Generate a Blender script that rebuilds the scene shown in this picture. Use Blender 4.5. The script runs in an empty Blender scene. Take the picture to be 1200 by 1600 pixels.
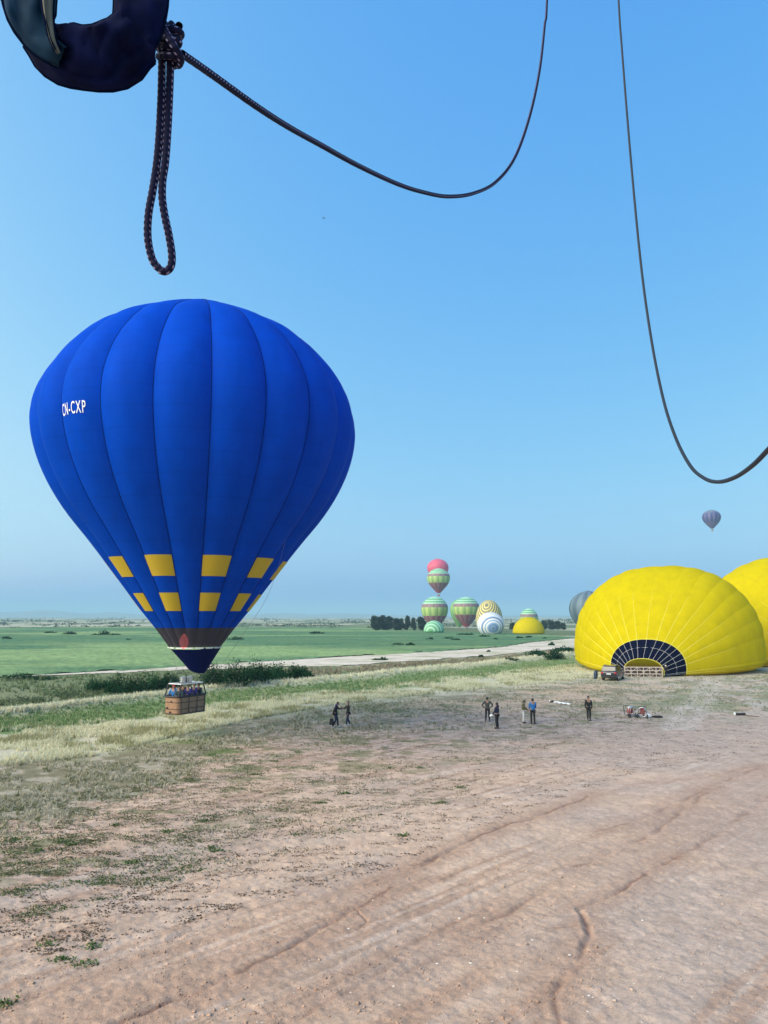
import bpy, bmesh, math, random
import numpy as np
from mathutils import Vector, Matrix

random.seed(7)
RNG = np.random.default_rng(11)
SC = bpy.context.scene
COL = SC.collection
R = math.radians

# ------------------------------------------------------------------ camera, sky, sun, exposure
FPX, CX, CY, HY, CAMZ = 1200.0, 600.0, 800.0, 963.0, 7.5      # photograph: focal length in pixels, centre, horizon row, eye height
PITCH = math.atan((HY - CY) / FPX)
cam_data = bpy.data.cameras.new('camera')
cam = bpy.data.objects.new('camera', cam_data)
COL.objects.link(cam)
SC.camera = cam
cam_data.sensor_fit = 'VERTICAL'
cam_data.sensor_height = 36.0
cam_data.lens = 36.0 * FPX / 1600.0
cam_data.clip_start = 0.05
cam_data.clip_end = 60000.0
cam.location = (0, 0, CAMZ)
cam.rotation_euler = (R(90) + PITCH, 0, 0)

SUN_EL, SUN_AZ = R(22), R(-90)          # hazy morning sun on the left
EXPOSURE = 0.5
world = bpy.data.worlds.new('World')
SC.world = world
world.use_nodes = True
wn, wl = world.node_tree.nodes, world.node_tree.links
bg = wn['Background']
sky = wn.new('ShaderNodeTexSky')
sky.sky_type = 'NISHITA'
sky.sun_disc = False
sky.sun_elevation = SUN_EL
sky.sun_rotation = SUN_AZ
sky.air_density, sky.dust_density, sky.ozone_density = 1.0, 3.0, 1.0
# colour grade of the whole sky: one power curve per channel (the photograph's strong blue)
sep = wn.new('ShaderNodeSeparateColor')
com = wn.new('ShaderNodeCombineColor')
wl.new(sky.outputs[0], sep.inputs[0])
for k, (p, a, top) in enumerate(((1.15, 1.80, 0.50), (0.63, 1.414, 0.86), (0.16, 1.127, 1.15))):
    m0 = wn.new('ShaderNodeMath'); m0.operation = 'MULTIPLY'; m0.inputs[1].default_value = 0.1
    m1 = wn.new('ShaderNodeMath'); m1.operation = 'POWER'; m1.inputs[1].default_value = p
    m2 = wn.new('ShaderNodeMath'); m2.operation = 'MULTIPLY'; m2.inputs[1].default_value = a * 10.0 / 2 ** EXPOSURE
    wl.new(sep.outputs[k], m0.inputs[0]); wl.new(m0.outputs[0], m1.inputs[0])
    m3 = wn.new('ShaderNodeMath'); m3.operation = 'SMOOTH_MIN'; m3.inputs[1].default_value = top * 10.0 / 2 ** EXPOSURE; m3.inputs[2].default_value = 0.25 * top * 10.0 / 2 ** EXPOSURE
    wl.new(m1.outputs[0], m2.inputs[0]); wl.new(m2.outputs[0], m3.inputs[0]); wl.new(m3.outputs[0], com.inputs[k])   # hazy glow instead of an orange blaze near the sun
wl.new(com.outputs[0], bg.inputs[0])
bg.inputs[1].default_value = 0.1

sun_data = bpy.data.lights.new('sun', 'SUN')
sun_data.energy = 4.5
sun_data.angle = R(65)
sun_data.color = (1.0, 0.88, 0.66)
sun = bpy.data.objects.new('sun', sun_data)
COL.objects.link(sun)
LAMP_EL = R(37)
sun.rotation_euler = Vector((math.cos(LAMP_EL) * math.sin(SUN_AZ), math.cos(LAMP_EL) * math.cos(SUN_AZ) - 0.55, math.sin(LAMP_EL))).to_track_quat('Z', 'Y').to_euler()

SC.view_settings.view_transform = 'Standard'
SC.view_settings.look = 'None'
SC.view_settings.exposure = EXPOSURE
SC.view_settings.gamma = 1.0
SC.view_settings.use_curve_mapping = False
SC.render.engine = 'CYCLES'
SC.cycles.use_denoising = True
SC.cycles.max_bounces = 6
SC.cycles.diffuse_bounces = 3
SC.cycles.transparent_max_bounces = 12
SC.cycles.volume_bounces = 0

# ------------------------------------------------------------------ helpers: where a point of the photograph lies in the place
cp, sp = math.cos(PITCH), math.sin(PITCH)

def ray(x, y):
    a, b = (x - CX) / FPX, (CY - y) / FPX
    return Vector((a, cp - b * sp, sp + b * cp))

def ground(x, y, z=0.0):
    d = ray(x, y)
    t = (z - CAMZ) / d.z
    return Vector((d.x * t, d.y * t, z))

def at(x, y, Y):
    d = ray(x, y)
    t = Y / d.y
    return Vector((d.x * t, Y, CAMZ + d.z * t))

def pix(X, Y, Z):                       # vectorised: world -> photograph
    zc = Y * cp + (Z - CAMZ) * sp
    yc = -Y * sp + (Z - CAMZ) * cp
    zc = np.maximum(zc, 0.05)
    return CX + FPX * X / zc, CY - FPX * yc / zc

# ------------------------------------------------------------------ helpers: numpy noise
def _hash(ix, iy, seed):
    h = (ix.astype(np.int64) * 374761393 + iy.astype(np.int64) * 668265263 + seed * 974634151) & 0xFFFFFFFF
    h = ((h ^ (h >> 13)) * 1274126177) & 0xFFFFFFFF
    h = h ^ (h >> 16)
    return (h & 0xFFFFFF) / float(0xFFFFFF)

def vnoise(x, y, seed=0):
    ix, iy = np.floor(x), np.floor(y)
    fx, fy = x - ix, y - iy
    fx, fy = fx * fx * (3 - 2 * fx), fy * fy * (3 - 2 * fy)
    a, b = _hash(ix, iy, seed), _hash(ix + 1, iy, seed)
    c, d = _hash(ix, iy + 1, seed), _hash(ix + 1, iy + 1, seed)
    return (a * (1 - fx) + b * fx) * (1 - fy) + (c * (1 - fx) + d * fx) * fy

def fbm(x, y, seed=0, octv=4):
    s, amp, tot = 0.0, 1.0, 0.0
    for o in range(octv):
        s = s + amp * vnoise(x * 2 ** o + 17.3 * o, y * 2 ** o - 9.1 * o, seed + o)
        tot += amp
        amp *= 0.5
    return s / tot

def smooth(a, b, v):
    t = np.clip((v - a) / (b - a), 0, 1)
    return t * t * (3 - 2 * t)

# ------------------------------------------------------------------ helpers: materials
MATS = {}

def mat(name, color, rough=0.7, metal=0.0, noise=0.0, nscale=8.0, sheen=0.0, transl=0.0, spec=0.5, bump=0.0, coat=0.0):
    if name in MATS:
        return MATS[name]
    m = bpy.data.materials.new(name)
    m.use_nodes = True
    n, l = m.node_tree.nodes, m.node_tree.links
    b = n['Principled BSDF']
    b.inputs['Base Color'].default_value = (*color, 1)
    b.inputs['Roughness'].default_value = rough
    b.inputs['Metallic'].default_value = metal
    b.inputs['Specular IOR Level'].default_value = spec
    b.inputs['Coat Weight'].default_value = coat
    if sheen:
        b.inputs['Sheen Weight'].default_value = sheen
        b.inputs['Sheen Roughness'].default_value = 0.4
    if noise or bump:
        tc = n.new('ShaderNodeTexCoord')
        tx = n.new('ShaderNodeTexNoise')
        tx.inputs['Scale'].default_value = nscale
        tx.inputs['Detail'].default_value = 5
        l.new(tc.outputs['Object'], tx.inputs['Vector'])
        if noise:
            mr = n.new('ShaderNodeMapRange')
            mr.inputs[1].default_value, mr.inputs[2].default_value = 0.25, 0.75
            mr.inputs[3].default_value, mr.inputs[4].default_value = 1 - noise, 1 + noise
            vm = n.new('ShaderNodeVectorMath'); vm.operation = 'SCALE'
            vm.inputs[0].default_value = color
            l.new(tx.outputs['Fac'], mr.inputs[0]); l.new(mr.outputs[0], vm.inputs['Scale'])
            l.new(vm.outputs[0], b.inputs['Base Color'])
        if bump:
            bp = n.new('ShaderNodeBump')
            bp.inputs['Strength'].default_value = bump
            l.new(tx.outputs['Fac'], bp.inputs['Height']); l.new(bp.outputs[0], b.inputs['Normal'])
    if transl:
        t = n.new('ShaderNodeBsdfTranslucent')
        t.inputs[0].default_value = (*color, 1)
        mx = n.new('ShaderNodeMixShader')
        mx.inputs[0].default_value = transl
        out = n['Material Output']
        l.new(b.outputs[0], mx.inputs[1]); l.new(t.outputs[0], mx.inputs[2]); l.new(mx.outputs[0], out.inputs[0])
    MATS[name] = m
    return m

def attr_mat(name, attr, rough=0.9, transl=0.0, spec=0.2, grain=None, bump=0.0):
    m = bpy.data.materials.new(name)
    m.use_nodes = True
    n, l = m.node_tree.nodes, m.node_tree.links
    b = n['Principled BSDF']
    b.inputs['Roughness'].default_value = rough
    b.inputs['Specular IOR Level'].default_value = spec
    a = n.new('ShaderNodeAttribute')
    a.attribute_name = attr
    src = a.outputs['Color']
    if grain:
        tc = n.new('ShaderNodeTexCoord')
        prev = None
        for sc_, amt in grain:
            tx = n.new('ShaderNodeTexNoise')
            tx.inputs['Scale'].default_value = sc_
            tx.inputs['Detail'].default_value = 4
            tx.inputs['Roughness'].default_value = 0.65
            l.new(tc.outputs['Object'], tx.inputs['Vector'])
            mr = n.new('ShaderNodeMapRange')
            mr.inputs[1].default_value, mr.inputs[2].default_value = 0.3, 0.7
            mr.inputs[3].default_value, mr.inputs[4].default_value = 1 - amt, 1 + amt
            l.new(tx.outputs['Fac'], mr.inputs[0])
            vm = n.new('ShaderNodeVectorMath'); vm.operation = 'SCALE'
            l.new(src, vm.inputs[0]); l.new(mr.outputs[0], vm.inputs['Scale'])
            src = vm.outputs[0]
            prev = tx
        if bump:
            bp = n.new('ShaderNodeBump')
            bp.inputs['Strength'].default_value = bump
            bp.inputs['Distance'].default_value = 0.03
            l.new(prev.outputs['Fac'], bp.inputs['Height']); l.new(bp.outputs[0], b.inputs['Normal'])
    l.new(src, b.inputs['Base Color'])
    if transl:
        t = n.new('ShaderNodeBsdfTranslucent')
        l.new(src, t.inputs[0])
        mx = n.new('ShaderNodeMixShader')
        mx.inputs[0].default_value = transl
        l.new(b.outputs[0], mx.inputs[1]); l.new(t.outputs[0], mx.inputs[2])
        l.new(mx.outputs[0], n['Material Output'].inputs[0])
    return m

# ------------------------------------------------------------------ helpers: objects
def tag(o, label=None, cat=None, group=None, kind=None):
    if label: o['label'] = label
    if cat: o['category'] = cat
    if group: o['group'] = group
    if kind: o['kind'] = kind
    return o

def thing(name, label, cat, loc=(0, 0, 0), rotz=0.0, group=None):
    o = bpy.data.objects.new(name, None)
    o.empty_display_size = 0.2
    COL.objects.link(o)
    o.location = loc
    o.rotation_euler = (0, 0, rotz)
    return tag(o, label, cat, group)

def link(name, me, parent=None, m=None, smooth_=False):
    if m is not None and not me.materials:
        for mm in (m if isinstance(m, (list, tuple)) else [m]):
            me.materials.append(mm)
    if smooth_:
        me.polygons.foreach_set('use_smooth', np.ones(len(me.polygons), bool))
    o = bpy.data.objects.new(name, me)
    COL.objects.link(o)
    if parent is not None:
        o.parent = parent
    return o

def mesh_py(name, verts, faces):
    me = bpy.data.meshes.new(name)
    me.from_pydata([tuple(v) for v in verts], [], faces)
    me.update()
    return me

def mesh_np(name, V, F):
    """V (n,3), F (m,k) all faces with the same number of corners"""
    me = bpy.data.meshes.new(name)
    V = np.ascontiguousarray(V, dtype=np.float32)
    F = np.ascontiguousarray(F, dtype=np.int32)
    me.vertices.add(len(V)); me.vertices.foreach_set('co', V.ravel())
    k = F.shape[1]
    me.loops.add(F.size); me.loops.foreach_set('vertex_index', F.ravel())
    me.polygons.add(len(F))
    me.polygons.foreach_set('loop_start', np.arange(0, F.size, k, dtype=np.int32))
    me.polygons.foreach_set('loop_total', np.full(len(F), k, dtype=np.int32))
    me.update(calc_edges=True)
    return me

def set_color(me, name, C):
    a = me.attributes.new(name, 'FLOAT_COLOR', 'POINT')
    A = np.ones((len(C), 4), np.float32)
    A[:, :3] = C
    a.data.foreach_set('color', A.ravel())

def bm_obj(name, bm, m, parent=None, smooth_=False):
    me = bpy.data.meshes.new(name)
    bmesh.ops.recalc_face_normals(bm, faces=bm.faces)
    bm.to_mesh(me)
    bm.free()
    return link(name, me, parent, m, smooth_)

def add_box(bm, c, s, rot=None, bevel=0.0):
    g = bmesh.ops.create_cube(bm, size=1.0)
    M = Matrix.Translation(c) @ (rot.to_4x4() if rot else Matrix.Identity(4)) @ Matrix.Diagonal((*s, 1))
    bmesh.ops.transform(bm, matrix=M, verts=g['verts'])
    if bevel:
        es = list({e for v in g['verts'] for e in v.link_edges})
        bmesh.ops.bevel(bm, geom=es, offset=bevel, segments=2, affect='EDGES', profile=0.5)

def add_bar(bm, a, b, r, n=6, r2=None):
    a, b = Vector(a), Vector(b)
    d = b - a
    L = d.length
    q = d.to_track_quat('Z', 'Y').to_matrix().to_4x4()
    g = bmesh.ops.create_cone(bm, cap_ends=True, segments=n, radius1=r, radius2=r if r2 is None else r2, depth=L)
    bmesh.ops.transform(bm, matrix=Matrix.Translation((a + b) / 2) @ q, verts=g['verts'])

def add_ball(bm, c, s, u=10, v=7):
    g = bmesh.ops.create_uvsphere(bm, u_segments=u, v_segments=v, radius=1.0)
    if not hasattr(s, '__len__'):
        s = (s, s, s)
    bmesh.ops.transform(bm, matrix=Matrix.Translation(c) @ Matrix.Diagonal((*s, 1)), verts=g['verts'])

def box_obj(name, c, s, m, parent, bevel=0.0, rot=None):
    bm = bmesh.new()
    add_box(bm, c, s, rot, bevel)
    return bm_obj(name, bm, m, parent)

def bars_obj(name, bars, m, parent, r=0.02, n=6):
    bm = bmesh.new()
    for a, b in bars:
        add_bar(bm, a, b, r, n)
    return bm_obj(name, bm, m, parent)

def catmull(P, step):
    P = [np.array(p, float) for p in P]
    P = [2 * P[0] - P[1]] + P + [2 * P[-1] - P[-2]]
    out = []
    for i in range(1, len(P) - 2):
        L = np.linalg.norm(P[i + 1] - P[i])
        n = max(2, int(L / step))
        t = np.linspace(0, 1, n, endpoint=False)[:, None]
        p0, p1, p2, p3 = P[i - 1], P[i], P[i + 1], P[i + 2]
        out.append(0.5 * ((2 * p1) + (-p0 + p2) * t + (2 * p0 - 5 * p1 + 4 * p2 - p3) * t ** 2 + (-p0 + 3 * p1 - 3 * p2 + p3) * t ** 3))
    out.append(P[-2][None])
    return np.concatenate(out)

def tube_mesh(name, pts, rad, nseg=10, wobble=0.0, pitch=0.008, ell=1.0):
    """swept tube with UVs (u round, v metres along)"""
    pts = np.asarray(pts, float)
    n = len(pts)
    T = np.gradient(pts, axis=0)
    T /= np.linalg.norm(T, axis=1)[:, None] + 1e-12
    N = np.zeros_like(T)
    ref = np.array([0, 1.0, 0]) if abs(T[0][1]) < 0.9 else np.array([1.0, 0, 0])
    v = np.cross(T[0], ref); N[0] = v / np.linalg.norm(v)
    for i in range(1, n):
        v = N[i - 1] - T[i] * np.dot(N[i - 1], T[i])
        N[i] = v / (np.linalg.norm(v) + 1e-12)
    B = np.cross(T, N)
    s = np.concatenate([[0], np.cumsum(np.linalg.norm(np.diff(pts, axis=0), axis=1))])
    rad = np.broadcast_to(np.asarray(rad, float), (n,))
    ph = np.linspace(0, 2 * np.pi, nseg, endpoint=False)
    rr = rad[:, None] * (1 + wobble * np.sin(2 * np.pi * s / pitch)[:, None] * np.cos(4 * ph)[None])
    V = pts[:, None] + rr[..., None] * (np.cos(ph)[None, :, None] * N[:, None] + ell * np.sin(ph)[None, :, None] * B[:, None])
    idx = np.arange(n * nseg).reshape(n, nseg)
    a = idx[:-1]; b = np.roll(idx, -1, 1)[:-1]; c = np.roll(idx, -1, 1)[1:]; d = idx[1:]
    F = np.stack([a, b, c, d], -1).reshape(-1, 4)
    me = mesh_np(name, V.reshape(-1, 3), F)
    uv = me.uv_layers.new(name='rope')
    u0 = np.arange(nseg) / nseg
    U = np.empty((n - 1, nseg, 4, 2))
    U[..., 0, 0] = u0; U[..., 1, 0] = u0 + 1 / nseg; U[..., 2, 0] = u0 + 1 / nseg; U[..., 3, 0] = u0
    U[..., 0, 1] = s[:-1, None]; U[..., 1, 1] = s[:-1, None]; U[..., 2, 1] = s[1:, None]; U[..., 3, 1] = s[1:, None]
    uv.data.foreach_set('uv', U.astype(np.float32).ravel())
    me.polygons.foreach_set('use_smooth', np.ones(len(F), bool))
    return me

def grid_faces(nr, nc, wrap=False):
    idx = np.arange(nr * nc).reshape(nr, nc)
    if wrap:
        idx = np.concatenate([idx, idx[:, :1]], 1)
    return np.stack([idx[:-1, :-1], idx[:-1, 1:], idx[1:, 1:], idx[1:, :-1]], -1).reshape(-1, 4)

def dup(root, loc, rotz=None, scale=None, label=None, group=None):
    r = root.copy(); COL.objects.link(r)
    r.location = loc
    if rotz is not None: r.rotation_euler = (0, 0, rotz)
    if scale is not None: r.scale = (scale, scale, scale)
    if label: r['label'] = label
    if group: r['group'] = group
    for ch in list(root.children):
        c = ch.copy(); COL.objects.link(c); c.parent = r
        for g in list(ch.children):
            d = g.copy(); COL.objects.link(d); d.parent = c
    return r

def leaf_mesh(name, P, size, tint, flat=0.0, aspect=0.5, seed=0):
    """a cloud of leaf-sized bent quads: P centres (n,3), size (n,), tint (n,3)"""
    rng = np.random.default_rng(seed)
    n = len(P)
    a = rng.normal(size=(n, 3)); a[:, 2] *= (1 - flat)
    a /= np.linalg.norm(a, axis=1)[:, None] + 1e-9
    b = rng.normal(size=(n, 3)); b[:, 2] *= (1 - flat)
    b -= a * (a * b).sum(1)[:, None]
    b /= np.linalg.norm(b, axis=1)[:, None] + 1e-9
    s = size[:, None]
    V = np.stack([P - a * s, P + b * s * aspect, P + a * s, P - b * s * aspect], 1).reshape(-1, 3)
    F = np.arange(4 * n).reshape(n, 4)
    me = mesh_np(name, V, F)
    set_color(me, 'tint', np.repeat(tint, 4, 0))
    return me

# ------------------------------------------------------------------ the ground: where its zones lie, its relief and its colours
def L(*p):
    return np.array(p, float)

Y1 = L((-3000, 980), (560, 980), (600, 984), (830, 991), (890, 996), (4000, 1000))
Y2 = L((-3000, 1075), (0, 1058), (80, 1054.5), (280, 1042.5), (480, 1030), (640, 1021), (780, 1012), (830, 1004), (890, 998), (4000, 992))
Y3 = L((-3000, 1070), (0, 1057), (80, 1056), (280, 1047), (480, 1041.5), (530, 1041.5), (640, 1033), (780, 1024), (890, 1012), (4000, 1000))
Y4 = L((-3000, 1165), (0, 1122), (80, 1113), (160, 1102), (260, 1090), (350, 1078), (480, 1068), (560, 1060), (640, 1050), (750, 1040), (820, 1031), (890, 1022), (4000, 1012))
Y5 = L((-3000, 1190), (0, 1144), (100, 1137), (200, 1126), (300, 1110), (400, 1096), (500, 1086), (600, 1078), (700, 1063), (800, 1051), (890, 1043), (4000, 1033))
Y6 = L((-3000, 1300), (0, 1195), (150, 1180), (260, 1152), (400, 1122), (520, 1100), (700, 1080), (890, 1062), (1200, 1050), (4000, 1045))
Y7 = L((-3000, 1420), (0, 1285), (100, 1268), (200, 1240), (300, 1202), (420, 1162), (560, 1128), (700, 1112), (900, 1106), (1050, 1096), (1200, 1085), (4000, 1090))
Y8 = L((-3000, 1700), (0, 1470), (300, 1400), (600, 1320), (800, 1235), (1000, 1165), (1200, 1140), (4000, 1120))

def bnd(Lp, px):
    return np.interp(px, Lp[:, 0], Lp[:, 1])

RUTS = [  # polyline in the photograph, depth (m), half width (m), colour strength
    ([(150, 1612), (330, 1540), (430, 1490), (560, 1415), (600, 1392), (640, 1372), (655, 1352), (700, 1330), (790, 1290), (860, 1268), (930, 1240)], 0.10, 0.17, 0.8),
    ([(570, 1384), (640, 1354), (690, 1334)], 0.05, 0.10, 0.6),
    ([(550, 1416), (562, 1430), (575, 1440), (560, 1450)], 0.05, 0.06, 0.5),
    ([(0, 1520), (180, 1450), (300, 1402), (470, 1340), (560, 1318)], 0.04, 0.14, 0.3),
    ([(0, 1560), (200, 1490), (400, 1420), (540, 1372)], 0.05, 0.16, 0.35),
    ([(0, 1455), (150, 1400), (330, 1340), (480, 1290)], 0.04, 0.14, 0.25),
    ([(0, 1350), (200, 1300), (420, 1235), (640, 1180)], 0.04, 0.16, 0.2),
    ([(886, 1620), (872, 1575), (862, 1548), (885, 1515), (908, 1492), (920, 1462), (916, 1432), (905, 1419), (925, 1411), (962, 1396), (1010, 1366), (1060, 1338)], 0.11, 0.13, 0.8),
    ([(870, 1450), (905, 1447)], 0.05, 0.06, 0.5),
    ([(660, 1640), (760, 1560), (850, 1512)], 0.04, 0.35, 0.45),
    ([(720, 1455), (800, 1420), (860, 1388), (900, 1352), (980, 1318), (1020, 1300), (1070, 1262), (1130, 1222), (1190, 1200)], 0.06, 0.22, 0.55),
    ([(930, 1298), (1000, 1280), (1060, 1252), (1110, 1232)], 0.05, 0.18, 0.5),
    ([(1060, 1340), (1120, 1300), (1250, 1215)], 0.05, 0.30, 0.4),
    ([(980, 1225), (1100, 1215), (1200, 1195)], 0.03, 0.14, 0.3),
    ([(560, 1560), (700, 1490), (800, 1440)], 0.03, 0.25, 0.3),
    ([(430, 1612), (560, 1540), (660, 1470), (760, 1420)], 0.04, 0.16, 0.35),
]
RUTW = [(np.array([ground(*q)[:2] for q in P]), d, w, c) for P, d, w, c in RUTS]
RIDGE = np.array([ground(x, y)[:2] for x, y in Y4[1:-1]])
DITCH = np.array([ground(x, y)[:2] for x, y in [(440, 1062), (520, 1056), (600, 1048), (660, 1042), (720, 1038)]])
WHEEL = [np.array([ground(x, y)[:2] for x, y in q]) for q in ([(1110, 1055), (1096, 1075), (1068, 1110), (1040, 1140)], [(1128, 1055), (1118, 1075), (1096, 1110), (1075, 1140)])]

def dist_line(X, Y, P):
    best = np.full(X.shape, 1e9)
    for i in range(len(P) - 1):
        a, b = P[i], P[i + 1]
        d = b - a
        t = np.clip(((X - a[0]) * d[0] + (Y - a[1]) * d[1]) / (d @ d + 1e-9), 0, 1)
        best = np.minimum(best, np.hypot(X - a[0] - t * d[0], Y - a[1] - t * d[1]))
    return best

def terrain(X, Y):
    X, Y = np.asarray(X, float), np.asarray(Y, float)
    r = np.hypot(X, Y)
    z = 0.10 * (fbm(X / 9, Y / 9, 3, 3) - 0.5) * smooth(10, 30, r)
    z += 0.16 * (fbm(X / 1.1, Y / 1.1, 5, 3) - 0.5) * smooth(20, 60, r) * 0.6
    z += 0.042 * (fbm(X / 0.16, Y / 0.16, 8, 2) - 0.5) * (1 - smooth(25, 60, r)) + 0.035 * (fbm(X / 0.30, Y / 0.30, 9, 3) - 0.5) * (1 - smooth(60, 120, r))
    wx, wy = X + 0.25 * (fbm(X / 0.8, Y / 0.8, 21, 2) - 0.5), Y + 0.25 * (fbm(X / 0.8, Y / 0.8, 22, 2) - 0.5)
    near = r < 60
    if near.any():
        xs, ys, acc = wx[near], wy[near], np.zeros(near.sum())
        for P, d, w, c in RUTW:
            q = dist_line(xs, ys, P) / (w * 0.6)
            acc += 0.40 * d * (-np.exp(-q * q) + 0.10 * np.exp(-(q - 1.9) ** 2 * 1.5)) * (0.15 + 1.5 * smooth(0.35, 0.65, fbm(xs / 1.6, ys / 1.6, 31, 3)))
        z[near] += acc
    mid = (r > 45) & (r < 220)
    if mid.any():
        xs, ys = X[mid], Y[mid]
        z[mid] += 0.40 * np.exp(-(dist_line(xs, ys, RIDGE) / 1.3) ** 2) - 0.55 * np.exp(-(dist_line(xs, ys, DITCH) / 1.4) ** 2)
    return z

def tz(x, y):
    return float(terrain(np.array([x]), np.array([y]))[0])

def gnd(x, y):
    p = ground(x, y)
    return Vector((p.x, p.y, tz(p.x, p.y)))

def mixc(C, col, w):
    return C * (1 - w[:, None]) + np.array(col) * w[:, None]

DIRT = (0.585, 0.412, 0.305)
DIRT_RED = (0.390, 0.245, 0.175)
DIRT_GREY = (0.455, 0.345, 0.285)
RUTC = (0.215, 0.125, 0.095)
STRAW = (0.540, 0.500, 0.370)
MIXG = (0.225, 0.200, 0.130)
GREEN = (0.165, 0.235, 0.10)
FIELD = (0.125, 0.210, 0.108)
TRACK = (0.62, 0.535, 0.445)

def albedo(X, Y):
    px, py = pix(X, Y, np.zeros_like(X))
    r = np.hypot(X, Y)
    # ragged zone edges, in metres
    j1 = (fbm(X / 6, Y / 6, 41, 4) - 0.5)
    j2 = (fbm(X / 1.5, Y / 1.5, 43, 4) - 0.5)
    pxm = FPX * CAMZ / np.maximum(r, 5) ** 2            # photograph rows per metre of depth
    jit = (j1 * 9 + j2 * 4) * pxm
    q = py + jit
    n_small = fbm(X / 0.45, Y / 0.45, 51, 4)
    n_mid = fbm(X / 2.5, Y / 2.5, 53, 4)
    n_big = fbm(X / 9, Y / 9, 55, 3)
    # streaks that follow the direction the tracks run in
    ang = R(47)
    U, W = X * math.cos(ang) + Y * math.sin(ang), -X * math.sin(ang) + Y * math.cos(ang)
    streak = fbm(U / 9, W / 0.45, 57, 4)
    C = np.tile(np.array(DIRT), (len(X), 1))
    C = mixc(C, DIRT_GREY, smooth(0.35, 0.75, n_mid * 0.5 + n_big * 0.5 + 0.22 * smooth(650, 1150, px) - 0.10 * smooth(1350, 1600, py)))
    C = mixc(C, DIRT_RED, 0.62 * smooth(0.50, 0.74, streak + 0.22 * smooth(1330, 1600, py) - 0.24 * smooth(700, 1100, px)))
    fine = fbm(U / 4.0, W / 0.14, 59, 3)
    C = mixc(C, (0.30, 0.20, 0.145), (0.55 - 0.40 * smooth(700, 1050, px)) * smooth(0.60, 0.74, fine) * smooth(0.42, 0.62, fbm(U / 7, W / 1.6, 60, 3)))
    C = mixc(C, (0.58, 0.47, 0.40), 0.45 * smooth(0.42, 0.28, fine) * smooth(0.45, 0.62, fbm(U / 6, W / 2.0, 62, 3)))
    C *= (0.72 + 0.40 * n_small + 0.16 * fbm(X / 0.13, Y / 0.13, 58, 3))[:, None]
    near = r < 60
    wx, wy = X + 0.25 * (fbm(X / 0.8, Y / 0.8, 21, 2) - 0.5), Y + 0.25 * (fbm(X / 0.8, Y / 0.8, 22, 2) - 0.5)
    for P, d, w, c in RUTW:
        dd = dist_line(wx[near], wy[near], P)
        sub = C[near]
        sub = mixc(sub, DIRT_RED, 0.75 * c * np.exp(-(dd / (w * 4.5)) ** 2))
        sub = mixc(sub, RUTC, c * 1.0 * np.exp(-(dd / (w * 0.42)) ** 2) * smooth(0.42, 0.60, fbm(X[near] / 1.2, Y[near] / 1.2, 61, 3)))
        C[near] = sub
    # sparse weeds and dead stalks between the bare dirt and the grass
    y8, y7, y6, y5, y4, y3, y2, y1 = (bnd(k, px) for k in (Y8, Y7, Y6, Y5, Y4, Y3, Y2, Y1))
    wz = smooth(0, 1, (y8 - q) / np.maximum(y8 - y7, 1))
    C = mixc(C, (0.15, 0.115, 0.080), wz * smooth(0.53, 0.62, fbm(X / 0.45, Y / 0.30, 63, 4)) * 0.5)
    C = mixc(C, (0.145, 0.165, 0.075), wz * smooth(0.58, 0.68, fbm(X / 1.6, Y / 1.0, 64, 4)) * 0.7)
    # rough dry grass
    w7 = smooth(0.25, 0.75, 0.5 - (q - y7) / 60 + (fbm(X / 1.4, Y / 0.9, 66, 4) - 0.5) * 1.6)
    tuft = fbm(X / 0.9, Y / 0.9, 65, 4)
    G = np.tile(np.array(MIXG), (len(X), 1))
    G = mixc(G, (0.40, 0.345, 0.265), smooth(0.48, 0.66, tuft))
    G = mixc(G, (0.15, 0.185, 0.075), smooth(0.50, 0.68, fbm(X / 4, Y / 4, 67, 4)) * (1 - 0.6 * smooth(350, 700, px)))
    G = mixc(G, DIRT, 0.75 * smooth(0.45, 0.62, fbm(X / 3, Y / 3, 69, 4)) * smooth(300, 900, px))
    C = C * (1 - w7[:, None]) + G * w7[:, None]
    # pale straw band
    w6 = smooth(12, -8, q - y6)
    S = np.tile(np.array(STRAW), (len(X), 1))
    S = mixc(S, (0.36, 0.36, 0.21), smooth(0.50, 0.68, fbm(X / 2, Y / 2, 71, 4)))
    C = C * (1 - w6[:, None]) + S * w6[:, None]
    # right: trampled, greyer, with wheel marks
    wr = smooth(930, 1060, px) * smooth(1140, 1100, py) * smooth(1030, 1045, py)
    C = mixc(C, (0.50, 0.44, 0.39), wr * 0.7 * smooth(0.35, 0.6, fbm(X / 1.5, Y / 1.5, 73, 4)))
    C = mixc(C, (0.24, 0.25, 0.15), wr * 0.8 * smooth(0.5, 0.62, fbm(X / 2.5, Y / 2.5, 75, 4)))
    for P in WHEEL:
        C = mixc(C, (0.58, 0.49, 0.43), 0.5 * np.exp(-(dist_line(X, Y, P) / 0.6) ** 2))
    # green strip
    w5 = smooth(5, -4, q - y5) * smooth(1000, 880, px)
    S = np.tile(np.array(GREEN), (len(X), 1))
    S = mixc(S, (0.24, 0.27, 0.13), smooth(0.40, 0.70, fbm(X / 3, Y / 5, 77, 4)))
    C = C * (1 - w5[:, None]) + S * w5[:, None]
    # thin pale ridge, then the rough verge
    w4 = smooth(2.5, -2.0, q - y4)
    wrd = np.exp(-((py + j2 * 4 - y4) / 3.2) ** 2)
    S = np.tile(np.array((0.17, 0.20, 0.105)), (len(X), 1))
    S = mixc(S, (0.33, 0.30, 0.20), smooth(0.45, 0.65, fbm(X / 3, Y / 5, 79, 4)) * (0.25 + 0.75 * smooth(380, 560, px)))
    C = C * (1 - w4[:, None]) + S * w4[:, None]
    C = mixc(C, (0.53, 0.49, 0.34), wrd * 0.85 * smooth(1000, 860, px))
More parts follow.
